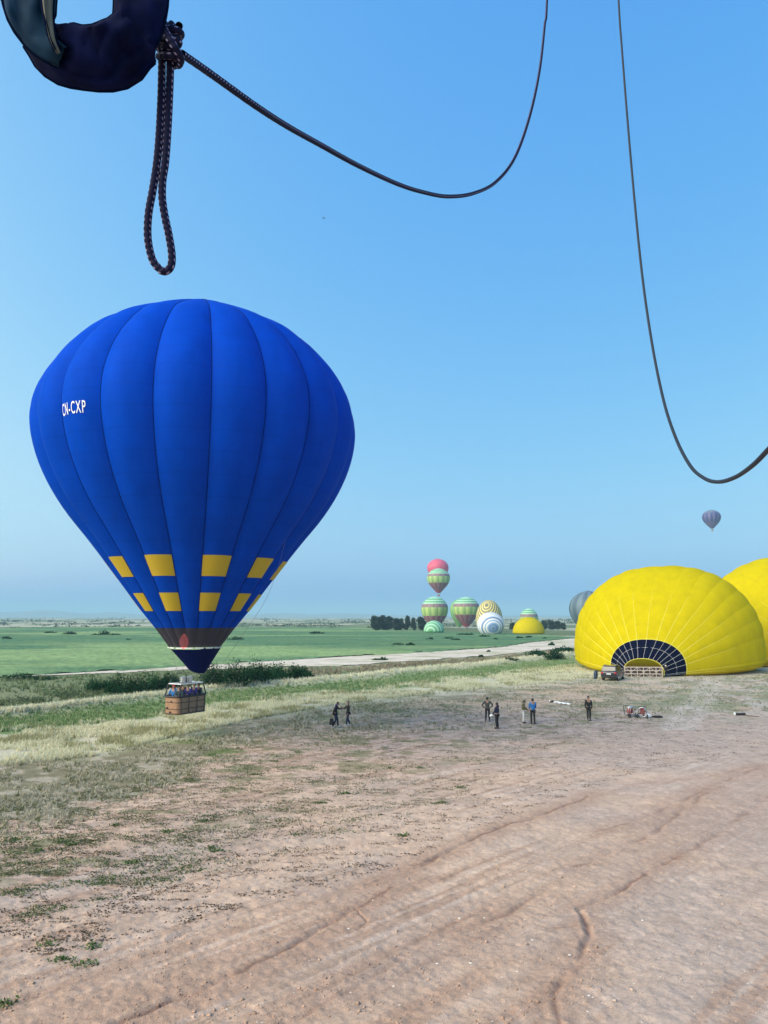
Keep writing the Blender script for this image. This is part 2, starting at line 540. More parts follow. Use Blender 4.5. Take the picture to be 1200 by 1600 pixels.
    C = mixc(C, (0.10, 0.075, 0.05), 0.8 * np.exp(-(dist_line(X, Y, DITCH) / 1.2) ** 2))
    # beyond the track: scrubland out to the horizon
    w2 = smooth(1.0, -1.0, py - y2)
    S = np.tile(np.array((0.42, 0.40, 0.30)), (len(X), 1))
    S = mixc(S, (0.14, 0.18, 0.10), smooth(0.42, 0.6, fbm(X / 60, Y / 90, 81, 4)))
    C = C * (1 - w2[:, None]) + S * w2[:, None]
    return np.clip(C, 0.02, 0.75)

def build_ground():
    th = np.concatenate([np.linspace(R(80), R(30), 12, endpoint=False), np.linspace(R(30), R(0.95), 640)])
    rad = np.concatenate([CAMZ / np.tan(th), np.geomspace(470, 14000, 60)])
    az = np.concatenate([np.linspace(-180, -50, 26, endpoint=False), np.linspace(-50, -29.5, 40, endpoint=False),
                         np.linspace(-29.5, 29.5, 820, endpoint=False), np.linspace(29.5, 50, 40, endpoint=False), np.linspace(50, 180, 26, endpoint=False)])
    A, Rr = np.meshgrid(np.radians(az), rad)
    X, Y = (Rr * np.sin(A)).ravel(), (Rr * np.cos(A)).ravel()
    Z = terrain(X, Y)
    n = len(X)
    F = grid_faces(len(rad), len(az), wrap=True)
    V = np.stack([X, Y, Z], 1)
    me = mesh_np('ground', V, F[:, ::-1])
    set_color(me, 'albedo', albedo(X, Y))
    bm = bmesh.new(); bm.from_mesh(me)
    bm.verts.ensure_lookup_table()
    bm.faces.new([bm.verts[i] for i in range(len(az))])
    bm.to_mesh(me); bm.free()
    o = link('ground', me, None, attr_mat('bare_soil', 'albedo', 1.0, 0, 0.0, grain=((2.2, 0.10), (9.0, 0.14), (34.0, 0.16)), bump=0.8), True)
    tag(o, kind='structure')

build_ground()

def sheet(name, top, bot, xs, z, color, m, rows, nz):
    """a ground-hugging sheet between two boundary lines of the place"""
    P = []
    for x in xs:
        a, b = float(bnd(top, x)), float(bnd(bot, x))
        a, b = min(a, b - 0.4), b
        for k in range(rows):
            p = ground(x, b + (a - b) * k / (rows - 1))
            P.append((p.x, p.y))
    P = np.array(P)
    ed = np.tile((np.arange(rows) == 0) | (np.arange(rows) == rows - 1), len(xs))
    rr = np.hypot(P[:, 0], P[:, 1])
    P[:, 1] += ed * (fbm(P[:, 0] / 3, P[:, 1] / 3, 91, 3) - 0.5) * rr * 0.05
    Z = terrain(P[:, 0], P[:, 1]) + z + nz * (fbm(P[:, 0] / 0.9, P[:, 1] / 1.6, 93, 3)) * ~ed
    me = mesh_np(name, np.column_stack([P, Z]), grid_faces(len(xs), rows))
    set_color(me, 'albedo', color(P[:, 0], P[:, 1]))
    return tag(link(name, me, None, m, True), kind='structure')

def field_color(X, Y):
    a, b, c = fbm(X / 14, Y / 5, 101, 4), fbm(X / 3.0, Y / 1.4, 103, 4), fbm(X / 60, Y / 30, 105, 3)
    C = np.tile(np.array(FIELD), (len(X), 1))
    C = mixc(C, (0.085, 0.180, 0.100), smooth(0.4, 0.7, a))
    C = mixc(C, (0.27, 0.36, 0.16), smooth(0.45, 0.72, c) * 0.8)
    C = mixc(C, (0.085, 0.175, 0.095), smooth(0.5, 0.75, fbm(X / 40, Y / 7, 107, 3)) * 0.7 * smooth(160, 95, np.hypot(X, Y)))
    return C * (0.75 + 0.5 * b)[:, None]

def track_color(X, Y):
    a, b = fbm(X / 7, Y / 3, 111, 4), fbm(X / 1.5, Y / 1.5, 113, 3)
    C = np.tile(np.array(TRACK), (len(X), 1))
    C = mixc(C, (0.36, 0.35, 0.22), smooth(0.48, 0.66, a) * 0.8)
    return C * (0.85 + 0.3 * b)[:, None]

M_SHEET = attr_mat('short_crop', 'albedo', 1.0, 0, 0.0, grain=((0.8, 0.14), (4.0, 0.18)), bump=0.4)
M_TRACK = attr_mat('pale_dust', 'albedo', 1.0, 0, 0.0, grain=((0.8, 0.08), (6.0, 0.10)), bump=0.3)
xs = np.concatenate([np.linspace(-2600, -60, 40, endpoint=False), np.linspace(-60, 960, 520)])
sheet('field', Y1, Y2, xs, 0.10, field_color, M_SHEET, 150, 0.28)
xs = np.concatenate([np.linspace(20, 960, 360), np.linspace(965, 3000, 40)])
sheet('dirt_track', Y2, Y3, xs, 0.06, track_color, M_TRACK, 34, 0.05)

def build_hills():
    prof = L((-4000, 958), (-900, 958), (-300, 957), (-60, 956), (0, 956), (40, 953), (62, 951.5), (90, 953.5), (112, 957), (130, 957.5), (150, 956.5), (168, 955.5), (190, 957), (230, 960.5), (300, 961),
             (370, 959.5), (420, 957.5), (450, 957), (480, 959), (520, 957.5), (545, 957.5), (600, 960), (700, 961.5), (900, 961), (1300, 960), (5000, 959))
    cols, rows = 700, 9
    pxs = np.linspace(-3900, 4900, cols)
    D = np.linspace(5600, 8400, rows)
    V = []
    for k, d in enumerate(D):
        s = math.sin(math.pi * k / (rows - 1))
        for x in pxs:
            h = (HY - float(bnd(prof, x))) / FPX * 6500 + 5
            h += (fbm(np.array([x / 30]), np.array([k * 0.9]), 121, 3)[0] - 0.5) * 10
            V.append(((x - 600) / FPX * d * 0.98, d, -0.6 + max(0, s) ** 0.8 * max(h, 2)))
    me = mesh_np('hills', np.array(V), grid_faces(rows, cols))
    tag(link('hills', me, None, mat('far_hillside', (0.20, 0.19, 0.14), 0.95, noise=0.3, nscale=0.004), True), kind='structure')

build_hills()

HAZE = 2.5e-4
def build_haze():
    bm = bmesh.new()
    add_box(bm, (0, 0, 72.5), (30000, 30000, 149))
    o = bm_obj('haze', bm, None)
    m = bpy.data.materials.new('morning_haze')
    m.use_nodes = True
    n, l = m.node_tree.nodes, m.node_tree.links
    n.remove(n['Principled BSDF'])
    v = n.new('ShaderNodeVolumePrincipled')
    v.inputs['Color'].default_value = (0.52, 0.84, 1.0, 1)
    v.inputs['Density'].default_value = HAZE
    l.new(v.outputs[0], n['Material Output'].inputs['Volume'])
    o.data.materials.append(m)
    tag(o, kind='stuff')

build_haze()

# ------------------------------------------------------------------ trees and shrubs
M_LEAF = attr_mat('leaves', 'tint', 0.8, 0.25, 0.05)
M_GRASS = attr_mat('grass_blades', 'tint', 0.9, 0.35, 0.03)
M_BARK = mat('bark', (0.13, 0.10, 0.075), 0.95, noise=0.3, nscale=6)

def clumps(rng, n, lobes):
    """points spread through a set of ellipsoid lobes (cx,cy,cz,rx,ry,rz), denser near their shells"""
    lobes = np.array(lobes, float)
    w = (lobes[:, 3] * lobes[:, 4] * lobes[:, 5]) ** (2 / 3)
    k = rng.choice(len(lobes), n, p=w / w.sum())
    d = rng.normal(size=(n, 3)); d /= np.linalg.norm(d, axis=1)[:, None]
    r = rng.random(n) ** 0.45
    return lobes[k, :3] + d * lobes[k, 3:] * r[:, None], k

def tints(rng, base, n, k, spread=0.30):
    lob = 1 + spread * (rng.random(k.max() + 1) - 0.5) * 1.6
    c = np.array(base)[None] * lob[k][:, None] * (1 + spread * (rng.random(n) - 0.5) * 2)[:, None]
    c[:, 0] *= 1 + 0.25 * (rng.random(n) - 0.5)
    return np.clip(c, 0.005, 0.6)

def shrub(loc, w, d, h, label, group, base=(0.055, 0.095, 0.040), leaf=0.10, n=420, seed=0, name='shrub'):
    rng = np.random.default_rng(1000 + seed)
    root = thing(name, label, 'shrub', loc, rng.random() * 0.6, group)
    lobes = []
    for i in range(max(4, int(w * d * 1.2) + 3)):
        a, q = rng.random() * 6.283, rng.random() ** 0.5
        x, y = 0.36 * w * q * math.cos(a), 0.36 * d * q * math.sin(a)
        s = (0.55 + 0.55 * rng.random()) * (1.05 - 0.45 * q)
        lobes.append((x, y, h * 0.42 * s, w * 0.22, max(d * 0.22, 0.25), h * 0.48 * s))
    P, k = clumps(rng, n, lobes)
    P[:, 2] = np.abs(P[:, 2])
    c = tints(rng, base, n, k, 0.55)
    link('foliage', leaf_mesh('foliage', P, leaf * (0.6 + 0.8 * rng.random(n)), c, seed=seed), root, M_LEAF)
    bars_obj('stem', [((0, 0, -0.1), (0.2 * w * math.cos(a), 0.2 * d * math.sin(a), h * 0.6)) for a in (0.3, 2.2, 4.4)], M_BARK, root, 0.02, 5)
    return root

def tree(loc, h, w, label, group, seed, base=(0.034, 0.058, 0.040), narrow=False, n=4200):
    rng = np.random.default_rng(2000 + seed)
    root = thing('tree', label, 'tree', loc, 0, group)
    bm = bmesh.new()
    add_bar(bm, (0, 0, -0.2), (0, 0, h * 0.45), 0.035 * h, 7, 0.02 * h)
    for i in range(6):
        a = i * 1.1 + rng.random()
        z0 = h * (0.14 + 0.08 * i * 0.6)
        add_bar(bm, (0, 0, z0), (0.30 * w * math.cos(a), 0.30 * w * math.sin(a), z0 + h * 0.25), 0.015 * h, 5, 0.006 * h)
    bm_obj('trunk', bm, M_BARK, root)
    lobes = []
    for i in range(20):
        a, q, t = rng.random() * 6.283, rng.random() ** 0.5, (i + rng.random()) / 20
        z = h * (0.16 + 0.72 * t)
        e = (1 - 0.75 * t ** 2) if narrow else math.sqrt(1 - 0.80 * t * t)
        lobes.append((0.33 * w * q * math.cos(a) * e, 0.33 * w * q * math.sin(a) * e, z, w * 0.27, w * 0.27, h * 0.15))
    P, k = clumps(rng, n, lobes)
    P[:, 2] = np.maximum(P[:, 2], h * 0.06)
    c = tints(rng, base, n, k, 0.5)
    link('crown', leaf_mesh('crown', P, h * 0.042 * (0.6 + 0.9 * rng.random(n)), c, seed=seed), root, M_LEAF)
    return root

# the wood left of the far striped balloons: (x in the photograph, top row, crown width in its pixels)
g = 'trees of the far grove left of the striped balloons'
for i, (x, yt, wpx, lab) in enumerate([
        (586, 962, 16, 'leftmost rounded dark tree of the far grove'), (597, 962, 18, 'tall dark tree second from the left in the far grove'),
        (608, 963, 16, 'dark tree in the middle of the dense part of the far grove'), (619, 966, 15, 'lower dark tree right of the middle of the far grove'),
        (627, 967, 12, 'bushy dark tree at the right end of the dense grove'), (637, 962, 11, 'narrow upright tree just right of the dense far grove'),
        (646, 965, 9, 'slim pointed tree standing alone between grove and round tree'), (659, 964, 18, 'round dark tree beside the far green and mauve balloon')]):
    Y = 405 + 9 * (i % 3)
    b, t = at(x, HY + FPX * CAMZ / Y, Y), at(x, yt, Y)
    tree((b.x, Y, tz(b.x, Y)), t.z * 1.02, wpx / FPX * Y, lab, g, i, narrow=wpx < 13)
g = 'trees of the far grove by the large yellow balloon'
for i, (x, yt, wpx, lab) in enumerate([
        (801, 973, 10, 'small lone tree between blue white balloon and small yellow balloon'), (851, 969, 13, 'left tree of the far clump behind the small yellow balloon'),
        (861, 969, 14, 'middle left tree of the far clump near the large yellow balloon'), (871, 970, 14, 'middle right tree of the far clump near the large yellow balloon'),
        (880, 973, 12, 'right low tree of the far clump near the large yellow balloon')]):
    Y = 430 + 8 * (i % 2)
    b, t = at(x, HY + FPX * CAMZ / Y, Y), at(x, yt, Y)
    tree((b.x, Y, tz(b.x, Y)), t.z * 1.02, wpx / FPX * Y, lab, g, 20 + i)

# the thick bushes in the hollow behind the blue balloon's basket
def bush_px(x, yb, wpx, hpx, label, group, dw=0.8, base=(0.014, 0.058, 0.022), n=None, leaf=None, name='shrub'):
    p = ground(x, yb)
    s = FPX / p.y
    w, h = wpx / s, 1.25 * hpx / s
    shrub((p.x, p.y + w * dw * 0.4, tz(p.x, p.y) - 0.05), w, w * dw, h, label, group, base, leaf or max(0.075, 1.3 / s), n or int(180 + 900 * min(1, wpx * hpx / 2500)), seed=int(x * 7 + yb), name=name)

g = 'dense bushes in the hollow left of the blue balloon basket'
for x, yb, w, h, lab in [(150, 1082, 46, 24, 'leftmost rounded bush of the dark row left of the basket'), (178, 1088, 50, 38, 'big dark bush second in the row left of the basket'),
                         (208, 1089, 50, 42, 'tallest dark bush in the row left of the basket'), (238, 1088, 46, 40, 'dark bush nearest the basket on its left side'),
                         (262, 1080, 40, 32, 'bush half hidden behind the left end of the wicker basket')]:
    bush_px(x, yb, w, h, lab, g, n=3000)
g = 'dense bushes in the hollow right of the blue balloon basket'
for x, yb, w, h, lab in [(330, 1080, 56, 42, 'dark bush directly right of the wicker basket'), (362, 1078, 58, 44, 'second bush right of the basket in the long dark row'),
                         (395, 1075, 58, 42, 'middle bush of the long dark row right of the basket'), (425, 1070, 54, 36, 'fourth bush right of the basket in the long dark row'),
                         (452, 1064, 50, 28, 'lower bush near the right end of the long dark row'), (474, 1058, 34, 18, 'small bush ending the long dark row on the right')]:
    bush_px(x, yb, w, h, lab, g, n=3000)
g = 'low bushes at the left edge of the field'
bush_px(20, 1064, 60, 15, 'low dark bush at the far left below the green field', g, n=700)
bush_px(62, 1063, 44, 10, 'flat dark bush at the left where the pale track starts', g, n=500)
bush_px(95, 1090, 70, 16, 'greyish weedy bush left of the dark bush row', g, base=(0.10, 0.14, 0.07), n=700)
bush_px(20, 1100, 80, 18, 'grey green weedy bush at the left picture edge', g, base=(0.11, 0.14, 0.08), n=700)
g = 'large dark bushes left of the big yellow balloon'
for x, yb, w, h, lab in [(838, 1028, 40, 11, 'low dark bush furthest left of the pair by the big yellow balloon'), (868, 1031, 46, 17, 'large dark bush beside the left edge of the big yellow balloon'),
                         (882, 1022, 40, 12, 'dark bush behind the large one by the big yellow balloon')]:
    bush_px(x, yb, w, h, lab, g, n=1100, dw=0.5)
g = 'single bushes standing on the pale dirt track'
for x, yb, w, h, lab in [(596, 1032, 32, 7, 'flat round bush on the verge of the pale track in the middle'), (752, 1027, 10, 4, 'tiny dark bush on the pale track right of middle'),
                         (763, 1019, 10, 3, 'tiny dark bush on the far side of the pale track'), (800, 1035, 34, 7, 'long low olive bush between track and green strip'),
                         (863, 1009, 15, 6, 'small dark bush on the pale ground near the big yellow balloon')]:
    bush_px(x, yb, w, h, lab, g, n=380, dw=0.5)
g = 'single bushes in the green field'
for x, yb, w, h, lab in [(8, 999, 16, 5, 'small bush in the green field at the left picture edge'), (77, 990, 20, 4, 'flat bush in the far green field left of the round one'),
                         (107, 992, 22, 6, 'round dark bush in the far green field'), (150, 993, 24, 4, 'low left half of the long bush clump in the green field'),
                         (161, 993, 24, 9, 'tallest bush of the long clump in the green field'), (178, 993, 18, 4, 'low right end of the long bush clump in the green field'),
                         (200, 1001, 14, 3, 'tiny bush in the green field left of the blue balloon'), (367, 1001, 30, 8, 'dark bush in the field just right of the blue envelope'),
                         (495, 991, 26, 6, 'dark bush in the far field right of the blue balloon'), (622, 1009, 22, 6, 'left bush of the pair in the middle of the field'),
                         (640, 1010, 24, 7, 'right bush of the pair in the middle of the field'), (672, 1000, 16, 4, 'small bush in the field below the spiral green balloon'),
                         (700, 999, 20, 4, 'left of two flat bushes below the striped balloon'), (712, 1001, 18, 4, 'right of two flat bushes below the striped balloon'),
                         (730, 993, 30, 5, 'long dark bush under the grounded striped balloon'), (758, 996, 20, 5, 'dark bush in front of the blue white balloon'),
                         (775, 1000, 14, 3, 'little bush right of the blue white balloon foot'), (812, 998, 16, 4, 'dark low bush in front of the small yellow balloon'),
                         (827, 997, 14, 4, 'second low bush in front of the small yellow balloon'), (852, 999, 9, 3, 'tiny bush right of the small yellow balloon')]:
    bush_px(x, yb, w, h, lab, g, n=260, dw=0.6)

def scrub():
    """the far scrubland beyond the field: one mass of low bushes"""
    rng = np.random.default_rng(5)
    Pc, Sz, T = [], [], []
    for i in range(560):
        y = 968 + 13 * rng.random() ** 0.8
        x = rng.uniform(-900, 2000)
        p = ground(x, y)
        s = FPX / p.y
        w, h = rng.uniform(5, 26) / s, rng.uniform(1.6, 3.6) / s
        k = int(rng.uniform(16, 34))
        u = rng.normal(size=(k, 3))
        P = np.column_stack([p.x + u[:, 0] * w * 0.35, p.y + u[:, 1] * w * 0.3, np.abs(u[:, 2]) * h * 0.5 + 0.1])
        Pc.append(P); Sz.append(np.full(k, max(0.35, 1.4 / s)) * rng.uniform(0.6, 1.3, k))
        T.append(np.array((0.065, 0.090, 0.055)) * rng.uniform(0.7, 1.4, (k, 1)))
    me = leaf_mesh('far_scrub', np.concatenate(Pc), np.concatenate(Sz), np.concatenate(T), seed=3)
    tag(link('far_scrub', me, None, M_LEAF), kind='stuff')

scrub()

# ------------------------------------------------------------------ grasses and weeds
def tufts(name, P, hgt, wid, cols, nb, seed, lean=0.35):
    rng = np.random.default_rng(seed)
    n = len(P) * nb
    base = np.repeat(P, nb, 0) + np.column_stack([rng.normal(size=(n, 2)) * np.repeat(wid, nb)[:, None] * 2.0, np.zeros(n)])
    H = np.repeat(hgt, nb) * rng.uniform(0.5, 1.2, n)
    W = np.repeat(wid, nb) * rng.uniform(0.6, 1.3, n)
    a = rng.random(n) * 6.283
    d = np.column_stack([np.cos(a), np.sin(a), np.zeros(n)])
    tip = base + np.column_stack([rng.normal(size=(n, 2)) * lean * H[:, None], H])
    mid = base * 0.45 + tip * 0.55 + np.column_stack([np.zeros((n, 2)), 0.10 * H])
    V = np.stack([base - d * W[:, None], base + d * W[:, None], mid + d * W[:, None] * 0.8, tip, mid - d * W[:, None] * 0.8], 1).reshape(-1, 3)
    i = np.arange(n)[:, None] * 5
    F = np.concatenate([i + np.array([[0, 1, 2, 4]]), i + np.array([[4, 2, 3, 3]])])
    F1, F2 = (i + np.array([[0, 1, 2]])), (i + np.array([[0, 2, 4]]))
    F3 = i + np.array([[4, 2, 3]])
    me = mesh_np(name, V, np.concatenate([F1, F2, F3]))
    C = np.repeat(cols, nb, 0) * rng.uniform(0.75, 1.25, (n, 1))
    set_color(me, 'tint', np.clip(np.repeat(C, 5, 0), 0.01, 0.75))
    return tag(link(name, me, None, M_GRASS), kind='stuff')

def scatter(n, ya, yb, x0, x1, seed, thr=None, fs=(1.0, 1.0)):
    """n ground points between two boundary lines of the place"""
    rng = np.random.default_rng(seed)
    x = rng.uniform(x0, x1, n)
    a, b = bnd(ya, x), bnd(yb, x)
    y = a + (b - a) * rng.random(n)
    dx, dy = (x - CX) / FPX, (CY - y) / FPX
    t = -CAMZ / (sp + dy * cp)
    X, Y = dx * t, (cp - dy * sp) * t
    if thr is not None:
        keep = fbm(X / fs[0], Y / fs[1], seed + 200, 4) > thr + 0.12 * (rng.random(n) - 0.5)
        X, Y, x, y = X[keep], Y[keep], x[keep], y[keep]
    return np.column_stack([X, Y, terrain(X, Y) - 0.01]), x, y, np.random.default_rng(seed + 1)

def fade(P, x, c, rng):
    k = rng.random(len(P)) < smooth(1060, 760, x)
    return P[k], c[k]

def off(Lp, d):
    q = Lp.copy(); q[:, 1] += d
    return q

P, px_, py_, rng = scatter(34000, off(Y5, -4), off(Y6, 2), -60, 1080, 301, 0.40, (3, 3))
c = np.where(((fbm(P[:, 0] / 2, P[:, 1] / 2, 320, 3) + 0.25 * rng.random(len(P))) < 0.70)[:, None], (0.76, 0.69, 0.48), (0.40, 0.38, 0.21))
P, c = fade(P, px_, c, rng)
tufts('dry_grass', P, rng.uniform(0.14, 0.36, len(P)), np.full(len(P), 0.017), c, 5, 302)
P, px_, py_, rng = scatter(20000, off(Y6, 2), off(Y7, 30), -60, 1210, 303, 0.44, (2, 2))
k = rng.random(len(P)) < 1.15 - (py_ - bnd(Y6, px_)) / np.maximum(bnd(Y7, px_) - bnd(Y6, px_) + 30, 5)
P, px_, py_ = P[k], px_[k], py_[k]
c = np.where((rng.random(len(P)) < 0.62)[:, None], (0.50, 0.45, 0.34), (0.17, 0.18, 0.085))
tufts('dry_grass', P, rng.uniform(0.07, 0.22, len(P)), np.full(len(P), 0.015), c, 5, 304, 0.7)
P, px_, py_, rng = scatter(5200, off(Y4, 2), off(Y5, 1), -60, 960, 305)
c = np.where((rng.random(len(P)) < 0.75)[:, None], (0.175, 0.27, 0.11), (0.34, 0.37, 0.20))
P, c = fade(P, px_, c, rng)
tufts('green_grass', P, rng.uniform(0.12, 0.30, len(P)), np.full(len(P), 0.035), c, 5, 306)
P, px_, py_, rng = scatter(4200, off(Y4, -3.5), off(Y4, 1.5), -60, 960, 307)
c = np.tile(np.array((0.76, 0.70, 0.50)), (len(P), 1))
P, c = fade(P, px_, c, rng)
tufts('dry_grass', P, rng.uniform(0.2, 0.5, len(P)), np.full(len(P), 0.035), c, 5, 308)
P, px_, py_, rng = scatter(4200, off(Y3, 3), off(Y4, -4), -60, 900, 309, 0.42, (4, 4))
c = np.where((px_ + rng.normal(size=len(P)) * 60 < 430)[:, None], (0.16, 0.20, 0.10), (0.30, 0.25, 0.17)) * rng.uniform(0.7, 1.3, (len(P), 1))
tufts('verge_weeds', P, rng.uniform(0.2, 0.55, len(P)), np.full(len(P), 0.05), c, 5, 310)
# weeds on the bare dirt: low rosettes, and dead stalks
P, px_, py_, rng = scatter(7000, off(Y7, -25), off(Y8, -25), -40, 1240, 311, 0.575, (1.3, 0.8))
Q = np.repeat(P, 15, 0)
Q[:, :2] += rng.normal(size=(len(Q), 2)) * np.array([[0.17, 0.09]])
Q[:, 2] = terrain(Q[:, 0], Q[:, 1]) + rng.uniform(0.0, 0.04, len(Q))
T = np.array((0.080, 0.120, 0.042)) * rng.uniform(0.6, 1.6, (len(Q), 1))
me = leaf_mesh('low_weeds', Q, rng.uniform(0.015, 0.042, len(Q)), T, flat=0.6, seed=312)
tag(link('low_weeds', me, None, M_LEAF), kind='stuff')
P, px_, py_, rng = scatter(5200, off(Y7, -30), off(Y8, -70), -40, 640, 317, 0.53, (0.9, 0.6))
Q = np.repeat(P, 12, 0)
Q[:, :2] += rng.normal(size=(len(Q), 2)) * np.array([[0.15, 0.07]])
Q[:, 2] = terrain(Q[:, 0], Q[:, 1]) + rng.uniform(0.0, 0.04, len(Q))
T = np.where((np.repeat(rng.random(len(P)), 12) < 0.55)[:, None], (0.070, 0.115, 0.040), (0.13, 0.115, 0.060)) * rng.uniform(0.6, 1.5, (len(Q), 1))
me = leaf_mesh('low_weeds', Q, rng.uniform(0.014, 0.040, len(Q)), T, flat=0.6, seed=318)
tag(link('low_weeds', me, None, M_LEAF), kind='stuff')
P, px_, py_, rng = scatter(15000, off(Y7, -35), off(Y8, 40), -40, 1240, 313, 0.50, (0.8, 0.35))
Q = np.repeat(P, 5, 0)
Q[:, :2] += rng.normal(size=(len(Q), 2)) * np.array([[0.09, 0.03]])
Q[:, 2] = terrain(Q[:, 0], Q[:, 1]) + rng.uniform(0.0, 0.025, len(Q))
T = np.array((0.105, 0.080, 0.055)) * rng.uniform(0.5, 1.8, (len(Q), 1))
me = leaf_mesh('dead_stalks', Q, rng.uniform(0.012, 0.045, len(Q)), T, flat=0.75, aspect=0.5, seed=314)
tag(link('dead_stalks', me, None, M_GRASS), kind='stuff')
# a few single green rosettes and pebbles close to the camera
spots = [(75, 1476), (145, 1480), (130, 1508), (95, 1501), (340, 1330), (205, 1347), (315, 1284), (430, 1190), (465, 1176), (630, 1306), (655, 1200), (400, 1210), (60, 1330), (110, 1320), (180, 1290), (540, 1240), (500, 1255), (690, 1255), (610, 1200), (720, 1230), (260, 1300), (330, 1325), (25, 1312), (6, 1570)]
rng = np.random.default_rng(77)
Qs = []
for x, y in spots:
    p = ground(x, y)
    k = 60
    q = np.column_stack([p.x + rng.normal(size=k) * 0.14, p.y + rng.normal(size=k) * 0.09, np.zeros(k)])
    q[:, 2] = terrain(q[:, 0], q[:, 1]) + rng.uniform(0, 0.07, k)
    Qs.append(q)
Q = np.concatenate(Qs)
me = leaf_mesh('low_weeds', Q, rng.uniform(0.025, 0.06, len(Q)), np.array((0.075, 0.125, 0.04)) * rng.uniform(0.6, 1.7, (len(Q), 1)), flat=0.4, seed=315)
tag(link('low_weeds', me, None, M_LEAF), kind='stuff')

def pebbles():
    rng = np.random.default_rng(88)
    bm = bmesh.new()
    fixed = [(820, 1436), (718, 1435), (757, 1434), (832, 1469), (683, 1505), (1004, 1439), (890, 1492), (545, 1450), (548, 1548), (920, 1556), (918, 1580), (926, 1558), (735, 1505), (615, 1540)]
    pts = fixed + [(rng.uniform(350, 1200), rng.uniform(1330, 1600)) for _ in range(150)]
    for i, (x, y) in enumerate(pts):
        p = gnd(x, y)
        s = (0.028 if i < len(fixed) else 0.014) * rng.uniform(0.6, 1.3)
        g_ = bmesh.ops.create_icosphere(bm, subdivisions=1, radius=1.0)
        for v in g_['verts']:
            v.co = p + Vector((v.co.x * s * 1.3, v.co.y * s, v.co.z * s * 0.7)) * rng.uniform(0.8, 1.2)
    tag(bm_obj('pebbles', bm, mat('pale_stone', (0.62, 0.58, 0.52), 0.8)), kind='stuff')

pebbles()

def clods():
    """crumbs of soil over the bare dirt, denser along the ruts"""
    rng = np.random.default_rng(99)
    n = 20000
    y = 1180 + 430 * rng.random(n) ** 0.8
    x = rng.uniform(-40, 1240, n)
    dx, dy = (x - CX) / FPX, (CY - y) / FPX
    t = -CAMZ / (sp + dy * cp)
    X, Y = dx * t, (cp - dy * sp) * t
    near = np.full(n, 1e9)
    for Pq, d, w, c in RUTW:
        near = np.minimum(near, dist_line(X, Y, Pq) / (w * 4))
    keep = rng.random(n) < np.clip(0.16 + 0.84 * np.exp(-near ** 2) * (fbm(X / 1.2, Y / 1.2, 141, 3) > 0.45) + 0.5 * smooth(0.55, 0.7, fbm(X / 1.8, Y / 1.8, 143, 3)), 0, 1)
    X, Y = X[keep], Y[keep]
    n = len(X)
    s_ = 0.010 * np.exp(0.55 * rng.normal(size=n))
    s_ = np.clip(s_, 0.004, 0.045)
    O = np.array([(1, 0, 0), (0, 1, 0), (-1, 0, 0), (0, -1, 0), (0, 0, 1), (0, 0, -1)], float)
    V = O[None] * s_[:, None, None] * rng.uniform(0.6, 1.4, (n, 6, 1)) * np.array([1.3, 1.0, 0.75])
    a = rng.random(n) * 6.283
    ca, sa = np.cos(a)[:, None], np.sin(a)[:, None]
    V = np.stack([V[..., 0] * ca - V[..., 1] * sa, V[..., 0] * sa + V[..., 1] * ca, V[..., 2]], -1)
    V += np.stack([X, Y, terrain(X, Y) + s_ * 0.25], -1)[:, None]
    T = np.array([(0, 1, 4), (1, 2, 4), (2, 3, 4), (3, 0, 4), (1, 0, 5), (2, 1, 5), (3, 2, 5), (0, 3, 5)])
    F = (np.arange(n)[:, None, None] * 6 + T[None]).reshape(-1, 3)
    me = mesh_np('soil_crumbs', V.reshape(-1, 3), F)
    set_color(me, 'albedo', np.repeat(np.clip(albedo(X, Y) * rng.uniform(0.70, 1.15, (n, 1)), 0.03, 0.7), 6, 0))
    tag(link('soil_crumbs', me, None, attr_mat('crumbled_soil', 'albedo', 1.0, 0, 0.0)), kind='stuff')

clods()

